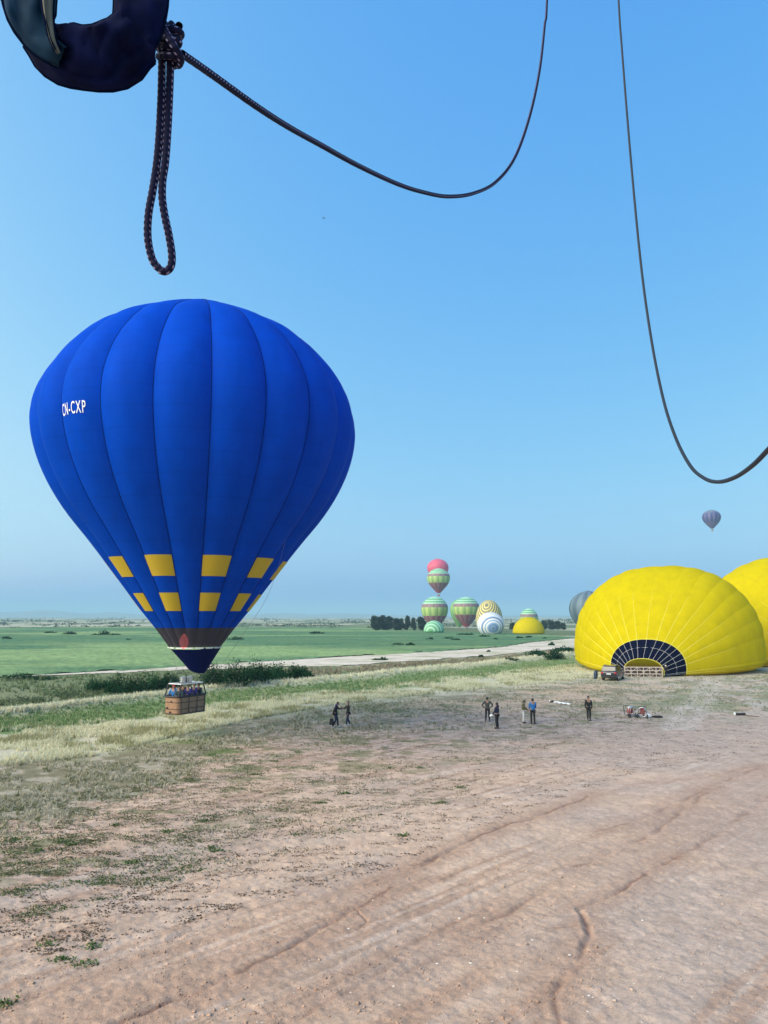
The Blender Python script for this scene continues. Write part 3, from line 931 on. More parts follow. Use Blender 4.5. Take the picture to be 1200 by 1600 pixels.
# ------------------------------------------------------------------ fabrics
def panel_fabric(name, color, rough, spec, transl, seam):
    """thin nylon: faint horizontal panel seams, soft puckers"""
    m = mat(name, color, rough, spec=spec, transl=transl)
    n, l = m.node_tree.nodes, m.node_tree.links
    b = n['Principled BSDF']
    tc = n.new('ShaderNodeTexCoord')
    mp = n.new('ShaderNodeMapping'); mp.inputs['Scale'].default_value = (1.0, 1.0, 0.45)
    l.new(tc.outputs['Object'], mp.inputs['Vector'])
    tx = n.new('ShaderNodeTexNoise'); tx.inputs['Scale'].default_value = 0.9; tx.inputs['Detail'].default_value = 6; tx.inputs['Roughness'].default_value = 0.6
    l.new(mp.outputs[0], tx.inputs['Vector'])
    bp = n.new('ShaderNodeBump'); bp.inputs['Strength'].default_value = 0.28 if seam else 0.14; bp.inputs['Distance'].default_value = 0.25
    l.new(tx.outputs['Fac'], bp.inputs['Height']); l.new(bp.outputs[0], b.inputs['Normal'])
    mr = n.new('ShaderNodeMapRange')
    mr.inputs[1].default_value, mr.inputs[2].default_value, mr.inputs[3].default_value, mr.inputs[4].default_value = 0.3, 0.7, 0.90, 1.10
    l.new(tx.outputs['Fac'], mr.inputs[0])
    k = mr.outputs[0]
    if seam:
        sx = n.new('ShaderNodeSeparateXYZ'); l.new(tc.outputs['Object'], sx.inputs[0])
        d = n.new('ShaderNodeMath'); d.operation = 'DIVIDE'; d.inputs[1].default_value = seam; l.new(sx.outputs[2], d.inputs[0])
        f = n.new('ShaderNodeMath'); f.operation = 'FRACT'; l.new(d.outputs[0], f.inputs[0])
        g_ = n.new('ShaderNodeMath'); g_.operation = 'LESS_THAN'; g_.inputs[1].default_value = 0.04; l.new(f.outputs[0], g_.inputs[0])
        q = n.new('ShaderNodeMath'); q.operation = 'MULTIPLY_ADD'; q.inputs[1].default_value = -0.16; q.inputs[2].default_value = 1.0; l.new(g_.outputs[0], q.inputs[0])
        w = n.new('ShaderNodeMath'); w.operation = 'MULTIPLY'; l.new(q.outputs[0], w.inputs[0]); l.new(k, w.inputs[1])
        k = w.outputs[0]
    vm = n.new('ShaderNodeVectorMath'); vm.operation = 'SCALE'; vm.inputs[0].default_value = color
    l.new(k, vm.inputs['Scale']); l.new(vm.outputs[0], b.inputs['Base Color'])
    return m

M_BLUE = panel_fabric('blue_nylon', (0.0004, 0.052, 0.45), 0.6, 0.015, 0.05, 1.15)
M_YPATCH = mat('ochre_yellow_nylon', (0.62, 0.42, 0.02), 0.5, transl=0.10)
M_NAVY = mat('navy_nylon', (0.002, 0.004, 0.060), 0.6, spec=0.03, transl=0.05)
M_SCOOP = mat('black_navy_nylon', (0.0015, 0.002, 0.016), 0.6, spec=0.02)
M_SEAM = mat('dark_blue_tape', (0.001, 0.010, 0.12), 0.7, spec=0.02)
M_YELLOW = panel_fabric('yellow_nylon', (0.68, 0.555, 0.002), 0.7, 0.015, 0.35, 0)
M_YTAPE = mat('pale_yellow_tape', (0.80, 0.72, 0.10), 0.6, transl=0.2)
M_WTAPE = mat('white_tape', (0.78, 0.78, 0.74), 0.6)
M_WICKER = mat('wicker', (0.30, 0.175, 0.105), 0.8, noise=0.35, nscale=14, bump=0.4)
M_WICKER_D = mat('dark_wicker_rib', (0.085, 0.05, 0.035), 0.8)
M_LEATHER = mat('dark_leather', (0.018, 0.016, 0.022), 0.6)
M_STEEL = mat('brushed_steel', (0.62, 0.64, 0.66), 0.3, metal=1.0)
M_WHITE = mat('white_paint', (0.75, 0.77, 0.78), 0.5)
M_BLACK = mat('black_rubber', (0.012, 0.012, 0.014), 0.7)
M_CABLE = mat('grey_cable', (0.16, 0.17, 0.18), 0.6)

def sheer(name, color, a):
    m = bpy.data.materials.new(name)
    m.use_nodes = True
    n, l = m.node_tree.nodes, m.node_tree.links
    b = n['Principled BSDF']
    b.inputs['Base Color'].default_value = (*color, 1)
    b.inputs['Roughness'].default_value = 0.6
    t = n.new('ShaderNodeBsdfTransparent')
    t.inputs[0].default_value = (0.95, 0.75, 0.75, 1)
    mx = n.new('ShaderNodeMixShader')
    mx.inputs[0].default_value = a
    l.new(b.outputs[0], mx.inputs[1]); l.new(t.outputs[0], mx.inputs[2])
    l.new(mx.outputs[0], n['Material Output'].inputs[0])
    return m

def emit(name, color, s):
    m = bpy.data.materials.new(name)
    m.use_nodes = True
    n, l = m.node_tree.nodes, m.node_tree.links
    e = n.new('ShaderNodeEmission')
    e.inputs[0].default_value = (*color, 1); e.inputs[1].default_value = s
    l.new(e.outputs[0], n['Material Output'].inputs[0])
    return m

M_SHEER = sheer('sheer_brown_nylon', (0.030, 0.022, 0.045), 0.13)
M_FLAME = emit('burner_flame', (1.0, 0.25, 0.22), 1.1)

# ------------------------------------------------------------------ the blue balloon floating over the grass
BD = 50.0
SIL = [(467, 12), (469, 42), (473, 63), (480, 96), (487, 119), (510, 158), (533, 193), (580, 233), (620, 250), (660, 255), (682, 255), (720, 250), (767, 232), (813, 202), (860, 163), (900, 132), (954, 90.5), (981, 68), (1010, 46)]

def build_blue():
    base = at(302, 1113, BD)
    cx, cy, zb = base.x, BD, base.z
    root = thing('hot_air_balloon', 'large royal blue balloon with yellow squares hovering just above the grass', 'hot air balloon', (cx, cy, zb))
    # radius at each height: the largest ring that stays inside the outline seen in the photograph
    ys_ = np.array([q[0] for q in SIL], float); ws_ = np.array([q[1] for q in SIL], float)
    f_ = np.linspace(0, 2 * np.pi, 73)
    p640 = at(300.5, 640, BD)
    lean = 0.22 * (p640.x - cx) / (p640.z - zb)          # the balloon drifts with a slight lean

    def ring_radius(z):
        lo, hi = 0.0, 14.0
        for _ in range(26):
            m_ = 0.5 * (lo + hi)
            qx, qy = pix(cx + lean * (z - zb) + m_ * np.cos(f_), cy + m_ * np.sin(f_), np.full(73, z))
            w_ = np.interp(qy, ys_, ws_, left=-1.0, right=46.0)
            if np.all(np.abs(qx - np.interp(qy, [470, 680, 1010], [300.0, 299.8, 299.0])) <= w_): lo = m_
            else: hi = m_
        return lo

    zlo, zhi = at(302, 1010, BD).z, at(302, 467.5, BD).z
    prof = []
    for z in np.concatenate([[zlo, at(302, 981.5, BD - 3).z], np.linspace(at(302, 955, BD - 4).z, zhi - 0.05, 15)]):
        prof.append((z - zb, max(ring_radius(z), 0.12)))
    zz = np.array([p[0] for p in prof]); rr = np.array([p[1] for p in prof])
    # arc-length parametrisation and a smooth curve through the profile
    cur = catmull([np.array([r_, 0, z_]) for z_, r_ in prof], 0.35)
    zc, rc = cur[:, 2], np.maximum(cur[:, 0], 0.1)
    zc = np.maximum.accumulate(zc + np.arange(len(zc)) * 1e-6)
    NG = 20
    step = 2 * math.pi / NG
    a0 = math.atan2(-cy, -cx) + R(3.2)             # a seam five degrees right of the side that faces the camera

    def surf(g, u, z, out=0.0):
        r_ = np.interp(z, zc, rc)
        a = a0 + (g + u) * step
        b = (np.sin(np.pi * np.clip(u, 0, 1)) ** 0.8) * 0.050 * r_ - 0.046 * r_ + out
        return np.stack([(r_ + b) * np.cos(a) + lean * z, (r_ + b) * np.sin(a), z + 0 * a], -1)

    zmouth = prof[0][0]
    zband = zz[1]
    ztop = zc[-1]
    rows = np.concatenate([np.linspace(zband, zz[9], 22, endpoint=False), zc[np.linspace(np.searchsorted(zc, zz[9]), len(zc) - 1, 36).astype(int)]])
    us = np.linspace(0, 1, 11)
    zp = [at(302, y, BD - 5.6).z - zb for y in (866.5, 898.5)] + [at(302, y, BD - 3.9).z - zb for y in (926, 954.5)]
    for g in range(NG):
        U, Z = np.meshgrid(us, rows)
        V = surf(g, U.ravel(), Z.ravel())
        go = link('gore', mesh_np('gore', V, grid_faces(len(rows), len(us))), root, M_BLUE, True)
        if g % 2 == 0:
            for za, zb_ in ((zp[1], zp[0]), (zp[3], zp[2])):
                U, Z = np.meshgrid(np.linspace(0.012, 0.988, 11), np.linspace(za, zb_, 6))
                link('yellow_panel', mesh_np('yellow_panel', surf(g, U.ravel(), Z.ravel(), 0.03), grid_faces(6, 11)), go, M_YPATCH, True)
        U, Z = np.meshgrid(np.linspace(0, 1, 5), np.linspace(zmouth, zband, 4))
        link('sheer_panel', mesh_np('sheer_panel', surf(g, U.ravel(), Z.ravel()), grid_faces(4, 5)), root, M_SHEER, True)
        pts = surf(g, np.zeros(len(rows)), rows, 0.012)
        link('load_tape', tube_mesh('load_tape', pts, 0.026, 5), root, M_SEAM)
    # registration letters on the gore that carries them in the photograph
    cu = bpy.data.curves.new('registration', 'FONT')
    cu.body = 'CN-CXP'
    cu.offset = 0.004
    cu.space_character = 1.22
    cu.resolution_u = 4
    tmp = bpy.data.objects.new('registration', cu)
    COL.objects.link(tmp)
    bpy.context.view_layer.update()
    me = bpy.data.meshes.new_from_object(tmp.evaluated_get(bpy.context.evaluated_depsgraph_get()))
    bpy.data.objects.remove(tmp); bpy.data.curves.remove(cu)
    bm = bmesh.new(); bm.from_mesh(me)
    bmesh.ops.triangulate(bm, faces=bm.faces)
    for _ in range(2):
        long_e = [e for e in bm.edges if e.calc_length() > 0.25]
        if long_e: bmesh.ops.subdivide_edges(bm, edges=long_e, cuts=1)
        bmesh.ops.triangulate(bm, faces=[f for f in bm.faces if len(f.verts) > 3])
    co = np.array([v.co for v in bm.verts])
    w, h = co[:, 0].max() - co[:, 0].min(), co[:, 1].max() - co[:, 1].min()
    gz = at(112, 645, BD - 8.0).z - zb
    uu = 0.20 + 0.58 * (co[:, 0] - co[:, 0].min()) / w
    P = surf(-3, uu, gz + (co[:, 1] - co[:, 1].min() - h / 2) / h * 0.68, 0.045)
    for v, p in zip(bm.verts, P): v.co = p
    bm_obj('registration_letters', bm, mat('white_lettering', (0.85, 0.86, 0.88), 0.6), root)
    # crown line hanging down the right side
    pr = [surf(0.0, np.array([0.0]), np.array([z]))[0] for z in ()]
    a = math.radians(-22)
    r1 = float(np.interp(zz[5], zc, rc))
    line = [(r1 * math.cos(a) * 1.02, r1 * math.sin(a) * 1.02, zz[6]), (at(424, 918, BD - 2).x - cx, -2, at(424, 918, BD - 2).z - zb),
            (at(384, 985, BD - 1.0).x - cx, -1.0, at(384, 985, BD - 1).z - zb), (at(322, 1072, BD).x - cx, 0.2, at(322, 1072, BD).z - zb)]
    link('crown_line', tube_mesh('crown_line', catmull(line, 0.8), 0.010, 5), root, M_CABLE)
    # hem dashes coloured white as sky light through the gap; scoop under the mouth
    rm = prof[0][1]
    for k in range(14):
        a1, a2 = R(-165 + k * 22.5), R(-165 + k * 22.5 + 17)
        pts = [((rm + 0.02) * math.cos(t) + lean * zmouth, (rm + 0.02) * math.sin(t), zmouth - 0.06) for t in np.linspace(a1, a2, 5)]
        link('hem_skylight', tube_mesh('hem_skylight', pts, 0.045, 5), root, M_WTAPE)
    zs = at(305, 1053, BD - 0.9).z - zb
    ss, tt = np.meshgrid(np.linspace(0, 1, 33), np.linspace(0, 1, 9))
    ss, tt = ss.ravel(), tt.ravel()
    ang = R(-142) + ss * R(232)
    rad = rm * 0.985 * (1 - tt) + 0.62 * tt
    tail = 1 - 0.30 * np.abs(2 * ss - 0.95) ** 2.2
    V = np.column_stack([rad * np.cos(ang) + 0.10 * tt + lean * zmouth, rad * np.sin(ang), zmouth - 0.14 - (zmouth - 0.14 - zs) * tt * tail])
    link('scoop', mesh_np('scoop', V, grid_faces(9, 33)), root, M_NAVY, True)
    # burner frame, burners and flame
    zf = at(290, 1067, BD).z - zb
    yaw = R(60)
    ex, ey = np.array([math.cos(yaw), math.sin(yaw), 0]), np.array([-math.sin(yaw), math.cos(yaw), 0])
    ez = np.array([0, 0, 1.0])
    off0 = np.array([at(290, 1090, BD).x - cx, 0, 0])
    lx, ly = 2.55, 1.28
    hb = at(290, 1086, BD).z - zb
    corners = [off0 + ex * sx * lx / 2 + ey * sy * ly / 2 for sx, sy in ((-1, -1), (1, -1), (1, 1), (-1, 1))]
    fcor = [off0 + ex * sx * 0.95 + ey * sy * 0.55 + ez * zf for sx, sy in ((-1, -1), (1, -1), (1, 1), (-1, 1))]
    fr = bars_obj('burner_frame', [(fcor[i], fcor[(i + 1) % 4]) for i in range(4)] + [((fcor[0] + fcor[3]) / 2, (fcor[1] + fcor[2]) / 2)], M_WHITE, root, 0.035)
    for i in range(4):
        bars_obj('upright', [(corners[i] * 0.94 + off0 * 0.06 + ez * hb, fcor[i])], M_LEATHER, root, 0.045)
    for i in range(4):
        for k in (-1, 1):
            a = -math.pi / 2 + yaw + (i - 1.5) * math.pi / 2 + k * 0.3
            bars_obj('flying_wire', [(fcor[i], (rm * math.cos(a), rm * math.sin(a), zmouth))], M_CABLE, root, 0.008, 4)
    for k in (-1, 1):
        bm = bmesh.new()
        c = off0 + ex * 0.3 * k + ez * (zf + 0.22)
        g_ = bmesh.ops.create_cone(bm, cap_ends=True, segments=14, radius1=0.16, radius2=0.19, depth=0.36)
        bmesh.ops.translate(bm, verts=g_['verts'], vec=c)
        for q in range(3):
            tr = bmesh.ops.create_cone(bm, segments=14, cap_ends=True, radius1=0.205, radius2=0.205, depth=0.03)
            bmesh.ops.translate(bm, verts=tr['verts'], vec=c + ez * (-0.10 + 0.1 * q))
        bm_obj('burner', bm, M_STEEL, root)
    bm = bmesh.new()
    fc = np.array([at(288, 1000, BD).x - cx, -0.1, at(288, 1002, BD).z - zb])
    add_ball(bm, fc, (0.30, 0.30, 0.5), 12, 10)
    for v in bm.verts:
        k = (v.co.z - fc[2]) / 0.5
        s = 1.0 - 0.35 * max(0, k)
        v.co.x = fc[0] + (v.co.x - fc[0]) * s; v.co.y = fc[1] + (v.co.y - fc[1]) * s
    bm_obj('flame', bm, M_FLAME, root, True)
    bm = bmesh.new()
    add_bar(bm, off0 + ez * (zf + 0.05), off0 + ez * (zf + 0.38), 0.05)
    bm_obj('fuel_block', bm, M_BLACK, root)
    # wicker basket: rounded walls, ribs, padded rim, partitions, foot holes
    bk = bpy.data.objects.new('basket', None); COL.objects.link(bk); bk.parent = root
    bk.location = off0; bk.rotation_euler = (0, 0, yaw)

    def rrect(hx, hy, rc_, n=6):
        P = []
        for sx, sy, st in ((1, -1, -90), (1, 1, 0), (-1, 1, 90), (-1, -1, 180)):
            for k in range(n + 1):
                t = R(st + 90 * k / n)
                P.append((sx * (hx - rc_) + rc_ * math.cos(t), sy * (hy - rc_) + rc_ * math.sin(t)))
        return np.array(P)

    prim = rrect(lx / 2, ly / 2, 0.28)
    nr = 33
    V, n = [], len(prim)
    for k in range(nr):
        z = hb * k / (nr - 1)
        bow = 1.0 + 0.012 * (k % 2) - 0.05 * (1 - k / (nr - 1))
        wv = 1 + 0.006 * np.cos(np.arange(n) * math.pi + k * math.pi)
        V.append(np.column_stack([prim[:, 0] * bow * wv, prim[:, 1] * bow * wv, np.full(n, z)]))
    me = mesh_np('wicker_wall', np.concatenate(V), grid_faces(nr, n, True))
    link('wicker_wall', me, bk, M_WICKER)
    fl = mesh_py('floor_board', [(p[0] * 0.93, p[1] * 0.93, 0.04) for p in prim], [list(range(n))])
    link('floor_board', fl, bk, M_WICKER_D)
    rim = np.column_stack([prim * 1.0, np.full(n, hb)]); rim = np.concatenate([rim, rim[:2]])
    link('padded_rim', tube_mesh('padded_rim', rim, 0.065, 8), bk, M_LEATHER)
    sk = np.column_stack([prim * 0.97, np.full(n, 0.03)]); sk = np.concatenate([sk, sk[:2]])
    link('base_skid', tube_mesh('base_skid', sk, 0.05, 8), bk, M_WICKER_D)
    for zq in (0.30, 0.68):
        bd_ = np.column_stack([prim * (0.975 + 0.03 * zq), np.full(n, hb * zq)]); bd_ = np.concatenate([bd_, bd_[:2]])
        link('wicker_band', tube_mesh('wicker_band', bd_, 0.022, 6), bk, M_WICKER_D)
    for sx in (-0.5, -0.17, 0.17, 0.5):
        for sy in (-1, 1):
            box_obj('partition_rib', (sx * lx * 0.82, sy * (ly / 2 - 0.005), hb * 0.5), (0.06, 0.05, hb * 0.97), M_WICKER_D, bk)
    for sx in (-1, 1):
        for (sy, zq) in ((-0.05, 0.72), (0.30, 0.36), (0.05, 0.12)):
            box_obj('foot_hole', (sx * (lx / 2 - 0.01), sy, hb * zq), (0.06, 0.12, 0.09), M_BLACK, bk, 0.01)
    for sx in (-0.17, 0.17):
        box_obj('inner_partition', (sx * lx * 0.82, 0, hb * 0.5), (0.05, ly * 0.9, hb * 0.94), M_WICKER, bk)
    return root, off0, yaw, hb, (cx, cy, zb)

BLUE, B_OFF, B_YAW, B_H, B_BASE = build_blue()

# ------------------------------------------------------------------ the half inflated yellow balloons lying on their side
def build_lying_yellow(name, label, mouth, axis_deg, group):
    root = thing(name, label, 'hot air balloon', (mouth.x, mouth.y, tz(mouth.x, mouth.y) + 0.02), R(axis_deg - 90), group)
    # local frame: +Y along the envelope's axis (away from the mouth), X across
    sec = np.array([(0, 2.45, 2.15), (1.3, 3.4, 3.2), (2.7, 4.7, 4.5), (4.5, 6.8, 7.0), (7, 9.2, 9.8), (10, 11.1, 12.5), (13, 12.4, 14.1), (16, 12.8, 14.7), (19, 12.3, 14.2), (22, 11.0, 12.2), (24.2, 7.0, 7.6), (25.2, 3.2, 3.6), (25.5, 0.25, 0.4)])
    cur = catmull([s for s in sec], 0.55)
    ds, Ws, Hs = cur[:, 0], np.maximum(cur[:, 1], 0.2), np.maximum(cur[:, 2], 0.3)
    NG = 26
    # share of the perimeter: 17 gores over the arch, 9 along the ground
    ph = np.concatenate([np.linspace(-18, 198, 19)[:-1], np.linspace(198, 342, 9)[:-1]])
    ph = np.append(ph, 342.0)
    NG = len(ph) - 1

    def pt(i, phi, out=0.0):
        W, H = Ws[i], Hs[i]
        c, s = math.cos(phi), math.sin(phi)
        low = s < 0
        e = 0.36 if low else 0.86
        zc0 = 0.24 * H
        x = math.copysign(abs(c) ** e, c) * (W + out)
        z = zc0 + (0.76 * H + out) * abs(s) ** 0.98 if not low else zc0 - zc0 * abs(s) ** 0.30
        return x, ds[i], max(z, 0.0)

    def piece(pname, i0, i1, g, m, out=0.0, bulge=0.013):
        nu = 9
        V = []
        for i in range(i0, i1 + 1):
            for k in range(nu):
                u = k / (nu - 1)
                phi = R(ph[g] + (ph[g + 1] - ph[g]) * u)
                x, y, z = pt(i, phi)
                b = math.sin(math.pi * u) ** 0.8 * (bulge * min(Ws[i], Hs[i]) * 0.6 + RIP[i, g] * (1.0 if i > i_nav else 0.2)) + out
                nx, nz = math.cos(phi), math.sin(phi)
                V.append((x + b * nx, y, max(z + b * nz, 0.0)))
        return link(pname, mesh_np(pname, np.array(V), grid_faces(i1 - i0 + 1, nu)), root, m, True)

    RIP = 0.16 * (np.array([[float(fbm(np.array([i * 0.16]), np.array([g * 0.9]), 131, 3)[0]) for g in range(NG)] for i in range(len(ds))]) - 0.5)
    i_nav = int(np.searchsorted(ds, 2.7))
    i_mid = int(np.searchsorted(ds, 1.35))
    i_line = int(np.searchsorted(ds, 8.0))
    last = len(ds) - 1
    for g in range(NG):
        piece('gore', i_nav, last, g, M_YELLOW)
        piece('scoop_panel', 0, i_nav, g, M_SCOOP, bulge=0.02)
    for g in range(NG):
        phi = R(ph[g])
        if math.sin(phi) < -0.35: continue
        pts = [pt(i, phi, 0.015) for i in range(0, i_nav + 1)]
        link('white_tape', tube_mesh('white_tape', pts, 0.014, 5), root, M_WTAPE)
        pts = [pt(i, phi, 0.01) for i in range(i_nav, i_line + 1)]
        link('load_tape', tube_mesh('load_tape', pts, np.linspace(0.042, 0.018, len(pts)), 5), root, M_YTAPE)
    for i, nm, r_ in ((i_mid, 'white_tape', 0.015), (i_nav, 'edge_tape', 0.06), (0, 'mouth_edge', 0.05)):
        pts = [pt(i, R(t), 0.03) for t in np.linspace(-20, 200, 60)]
        link(nm, tube_mesh(nm, pts, r_, 5), root, M_WTAPE if nm == 'white_tape' else M_YTAPE)
    return root

YM = ground(1006, 1057)
YEL = build_lying_yellow('lying_balloon', 'huge yellow envelope lying half inflated with a navy scoop facing the camera', YM, 60, 'yellow balloons being inflated on the ground')
dup(YEL, (66.0, 108.0, 0.02), R(85 - 90), 1.18, 'second huge yellow envelope cut off by the right picture edge', 'yellow balloons being inflated on the ground')

# ------------------------------------------------------------------ the far balloons
def revolve_part(name, prof, m, parent, ng=24, ribs=0.03, mats=None):
    """prof: list of (z, r); ribs: scallop depth; mats alternate over the gores"""
    sub = 3
    n = ng * sub
    a = np.arange(n) * 2 * math.pi / n
    sc_ = 1 - ribs * (1 - np.abs(np.sin(a * ng / 2)))
    V = np.concatenate([np.column_stack([r_ * sc_ * np.cos(a), r_ * sc_ * np.sin(a), np.full(n, z)]) for z, r_ in prof])
    me = mesh_np(name, V, grid_faces(len(prof), n, True))
    o = link(name, me, parent, mats or m, True)
    if mats:
        k = np.tile(np.repeat(np.arange(ng) % len(mats), sub), len(prof) - 1).astype(np.int32)
        me.polygons.foreach_set('material_index', k)
    return o

BPROF = [(0.0, 0.085), (0.10, 0.185), (0.22, 0.305), (0.34, 0.405), (0.46, 0.472), (0.58, 0.50), (0.68, 0.492), (0.78, 0.445), (0.87, 0.36), (0.94, 0.245), (0.98, 0.13), (1.0, 0.02)]
_c = catmull([np.array([r_, 0, z_]) for z_, r_ in BPROF], 0.02)
BZ, BR = np.maximum.accumulate(_c[:, 2]), np.maximum(_c[:, 0], 0.01)

def far_mat(name, c):
    g_ = 0.3 * c[0] + 0.55 * c[1] + 0.15 * c[2]
    c = tuple(0.80 * v + 0.20 * g_ for v in c)      # haze of the distance put into the cloth colour as grey
    return mat(name, c, 0.6, transl=0.15)

F_MINT = far_mat('mint_nylon', (0.36, 0.72, 0.48)); F_GREEN = far_mat('green_nylon', (0.10, 0.42, 0.16)); F_LIME = far_mat('olive_lime_nylon', (0.42, 0.62, 0.12))
F_LIME2 = far_mat('dark_lime_nylon', (0.25, 0.44, 0.09)); F_MAUVE = far_mat('mauve_nylon', (0.32, 0.17, 0.20)); F_MAUVE2 = far_mat('dull_brown_nylon', (0.24, 0.17, 0.17))
F_WINE = far_mat('wine_nylon', (0.30, 0.07, 0.13)); F_RED = far_mat('crimson_nylon', (0.52, 0.05, 0.11)); F_PINK = far_mat('pink_red_nylon', (0.80, 0.06, 0.16))
F_WHITE = far_mat('white_nylon', (0.80, 0.80, 0.78)); F_SBLUE = far_mat('sky_blue_nylon', (0.22, 0.42, 0.75)); F_DBLUE = far_mat('slate_blue_nylon', (0.17, 0.25, 0.44))
F_YELL = far_mat('lemon_nylon', (0.80, 0.68, 0.14)); F_BROWN = far_mat('umber_nylon', (0.24, 0.20, 0.14)); F_GREY = far_mat('grey_blue_nylon', (0.13, 0.21, 0.27)); F_GREY2 = far_mat('dark_grey_nylon', (0.07, 0.13, 0.19))
F_NAVY = far_mat('deep_blue_nylon', (0.02, 0.03, 0.20)); F_LILAC = far_mat('lilac_nylon', (0.42, 0.36, 0.58)); F_VIOLET = far_mat('violet_grey_nylon', (0.13, 0.10, 0.26))
STRIPES = [(0.0, 0.10, (F_RED,)), (0.10, 0.40, (F_WINE, F_MAUVE)), (0.40, 0.66, (F_LIME, F_LIME2)), (0.66, 0.77, (F_MAUVE2, F_MAUVE)), (0.77, 0.81, (F_MINT,)), (0.81, 0.85, (F_GREEN,)), (0.85, 0.89, (F_MINT,)), (0.89, 0.93, (F_GREEN,)), (0.93, 1.0, (F_MINT,))]

def far_balloon(x, ytop, ybot, wpx, Y, label, bands, group, basket=True, ng=24, rot=0.0, squash=1.0):
    s = Y / FPX
    top, bot = at(x, ytop, Y), at(x, ybot, Y)
    h, w = top.z - bot.z, wpx * s
    b0 = 0.13 * h if basket else 0.02
    root = thing('hot_air_balloon', label, 'hot air balloon', (top.x, Y, bot.z), rot, group)
    for z0, z1, ms in bands:
        zs = np.linspace(z0, z1, max(2, int((z1 - z0) / 0.035) + 2))
        prof = [(b0 + (h - b0) * z, np.interp(z, BZ, BR) * w) for z in zs]
        revolve_part('fabric_band', prof, ms[0], root, ng, 0.035, list(ms) if len(ms) > 1 else None)
    if basket:
        bm = bmesh.new(); add_box(bm, (0, 0, 0.035 * h), (0.10 * w, 0.07 * w, 0.06 * h), bevel=0.006 * w); bm_obj('basket', bm, M_WICKER, root)
        bars_obj('rigging', [((sx * 0.045 * w, sy * 0.03 * w, 0.06 * h), (sx * 0.075 * w, sy * 0.06 * w, b0)) for sx in (-1, 1) for sy in (-1, 1)], M_CABLE, root, 0.004 * w, 4)
        bm = bmesh.new(); add_ball(bm, (0, 0, 0.105 * h), (0.026 * w, 0.026 * w, 0.03 * h)); bm_obj('burner', bm, M_STEEL, root)
    return root

g = 'striped green and mauve balloons far off'
far_balloon(685, 888, 932, 36, 620, 'striped green and mauve balloon flying in front of the pink one', STRIPES, g)
far_balloon(679, 932, 990, 42, 470, 'striped green and mauve balloon standing behind the small spiral dome', STRIPES, g, rot=0.2)
far_balloon(728, 932.5, 986, 42, 455, 'striped green and mauve balloon touching the ground right of its twin', STRIPES, g, rot=0.4)
far_balloon(717, 936, 986, 28, 500, 'dark green balloon edge peeping out left of the grounded striped balloon', [(0, 1, (F_GREEN, F_LIME2))], g)
far_balloon(826, 950.5, 996, 28, 640, 'striped green and mauve balloon half hidden behind the small yellow one', STRIPES, g, rot=0.3)
far_balloon(684, 873, 914, 33.5, 700, 'plain pink red balloon flying behind the striped one', [(0, 0.3, (F_RED, F_PINK)), (0.3, 1, (F_PINK,))], None)
far_balloon(1111, 796.5, 830, 28, 780, 'small dusky violet blue balloon alone high over the yellow ones', [(0, 0.30, (F_VIOLET,)), (0.30, 0.80, (F_NAVY, F_VIOLET)), (0.80, 0.90, (F_GREY, F_VIOLET)), (0.90, 1.0, (F_GREY,))], None)
far_balloon(919, 923, 1004, 60, 330, 'grey blue ribbed balloon rising behind the large yellow envelope', [(0, 0.35, (F_GREY2, F_GREY)), (0.35, 1.0, (F_GREY, F_GREY2))], None, ng=20)

def lying_dome(x, ybot, wpx, hpx, rings, label, cat, tilt, yaw, cpos=(0.5, 0.5), group=None, depth=0.9, zc=0.36):
    """an envelope lying down with its ringed crown towards the camera: every ring of cloth is a part"""
    p = ground(x, ybot)
    s = p.y / FPX
    w, h = wpx * s, hpx * s
    root = thing('lying_balloon', label, cat, (p.x, p.y + w * depth * 0.45, tz(p.x, p.y) + 0.01), 0, group)
    M = Matrix.Rotation(yaw, 3, 'Z') @ Matrix.Rotation(tilt, 3, 'X')
    n = 40
    lim = rings[-1][0]
    t0 = 0.0
    for t1, m in rings:
        V = []
        ts = np.linspace(t0, t1, max(2, int((t1 - t0) * 26) + 2))
        for t in ts:
            a = t * math.pi
            for k in range(n):
                f = 2 * math.pi * k / n
                v = M @ Vector((math.sin(a) * math.cos(f), math.sin(a) * math.sin(f), math.cos(a)))
                V.append((v.x * w / 2, v.y * w * depth / 2, max(0.0, h * zc + v.z * h * ((1 - zc) if v.z > 0 else 1.3 * zc))))
        link('fabric_ring', mesh_np('fabric_ring', np.array(V), grid_faces(len(ts), n, True)), root, m, True)
        t0 = t1
    return root

def stripes(a, b, n, c1, c2, start=None):
    t = np.linspace(a, b, n + 1)[1:]
    out = [(start[0], start[1])] if start else []
    return out + [(float(q), c1 if i % 2 == 0 else c2) for i, q in enumerate(t)]

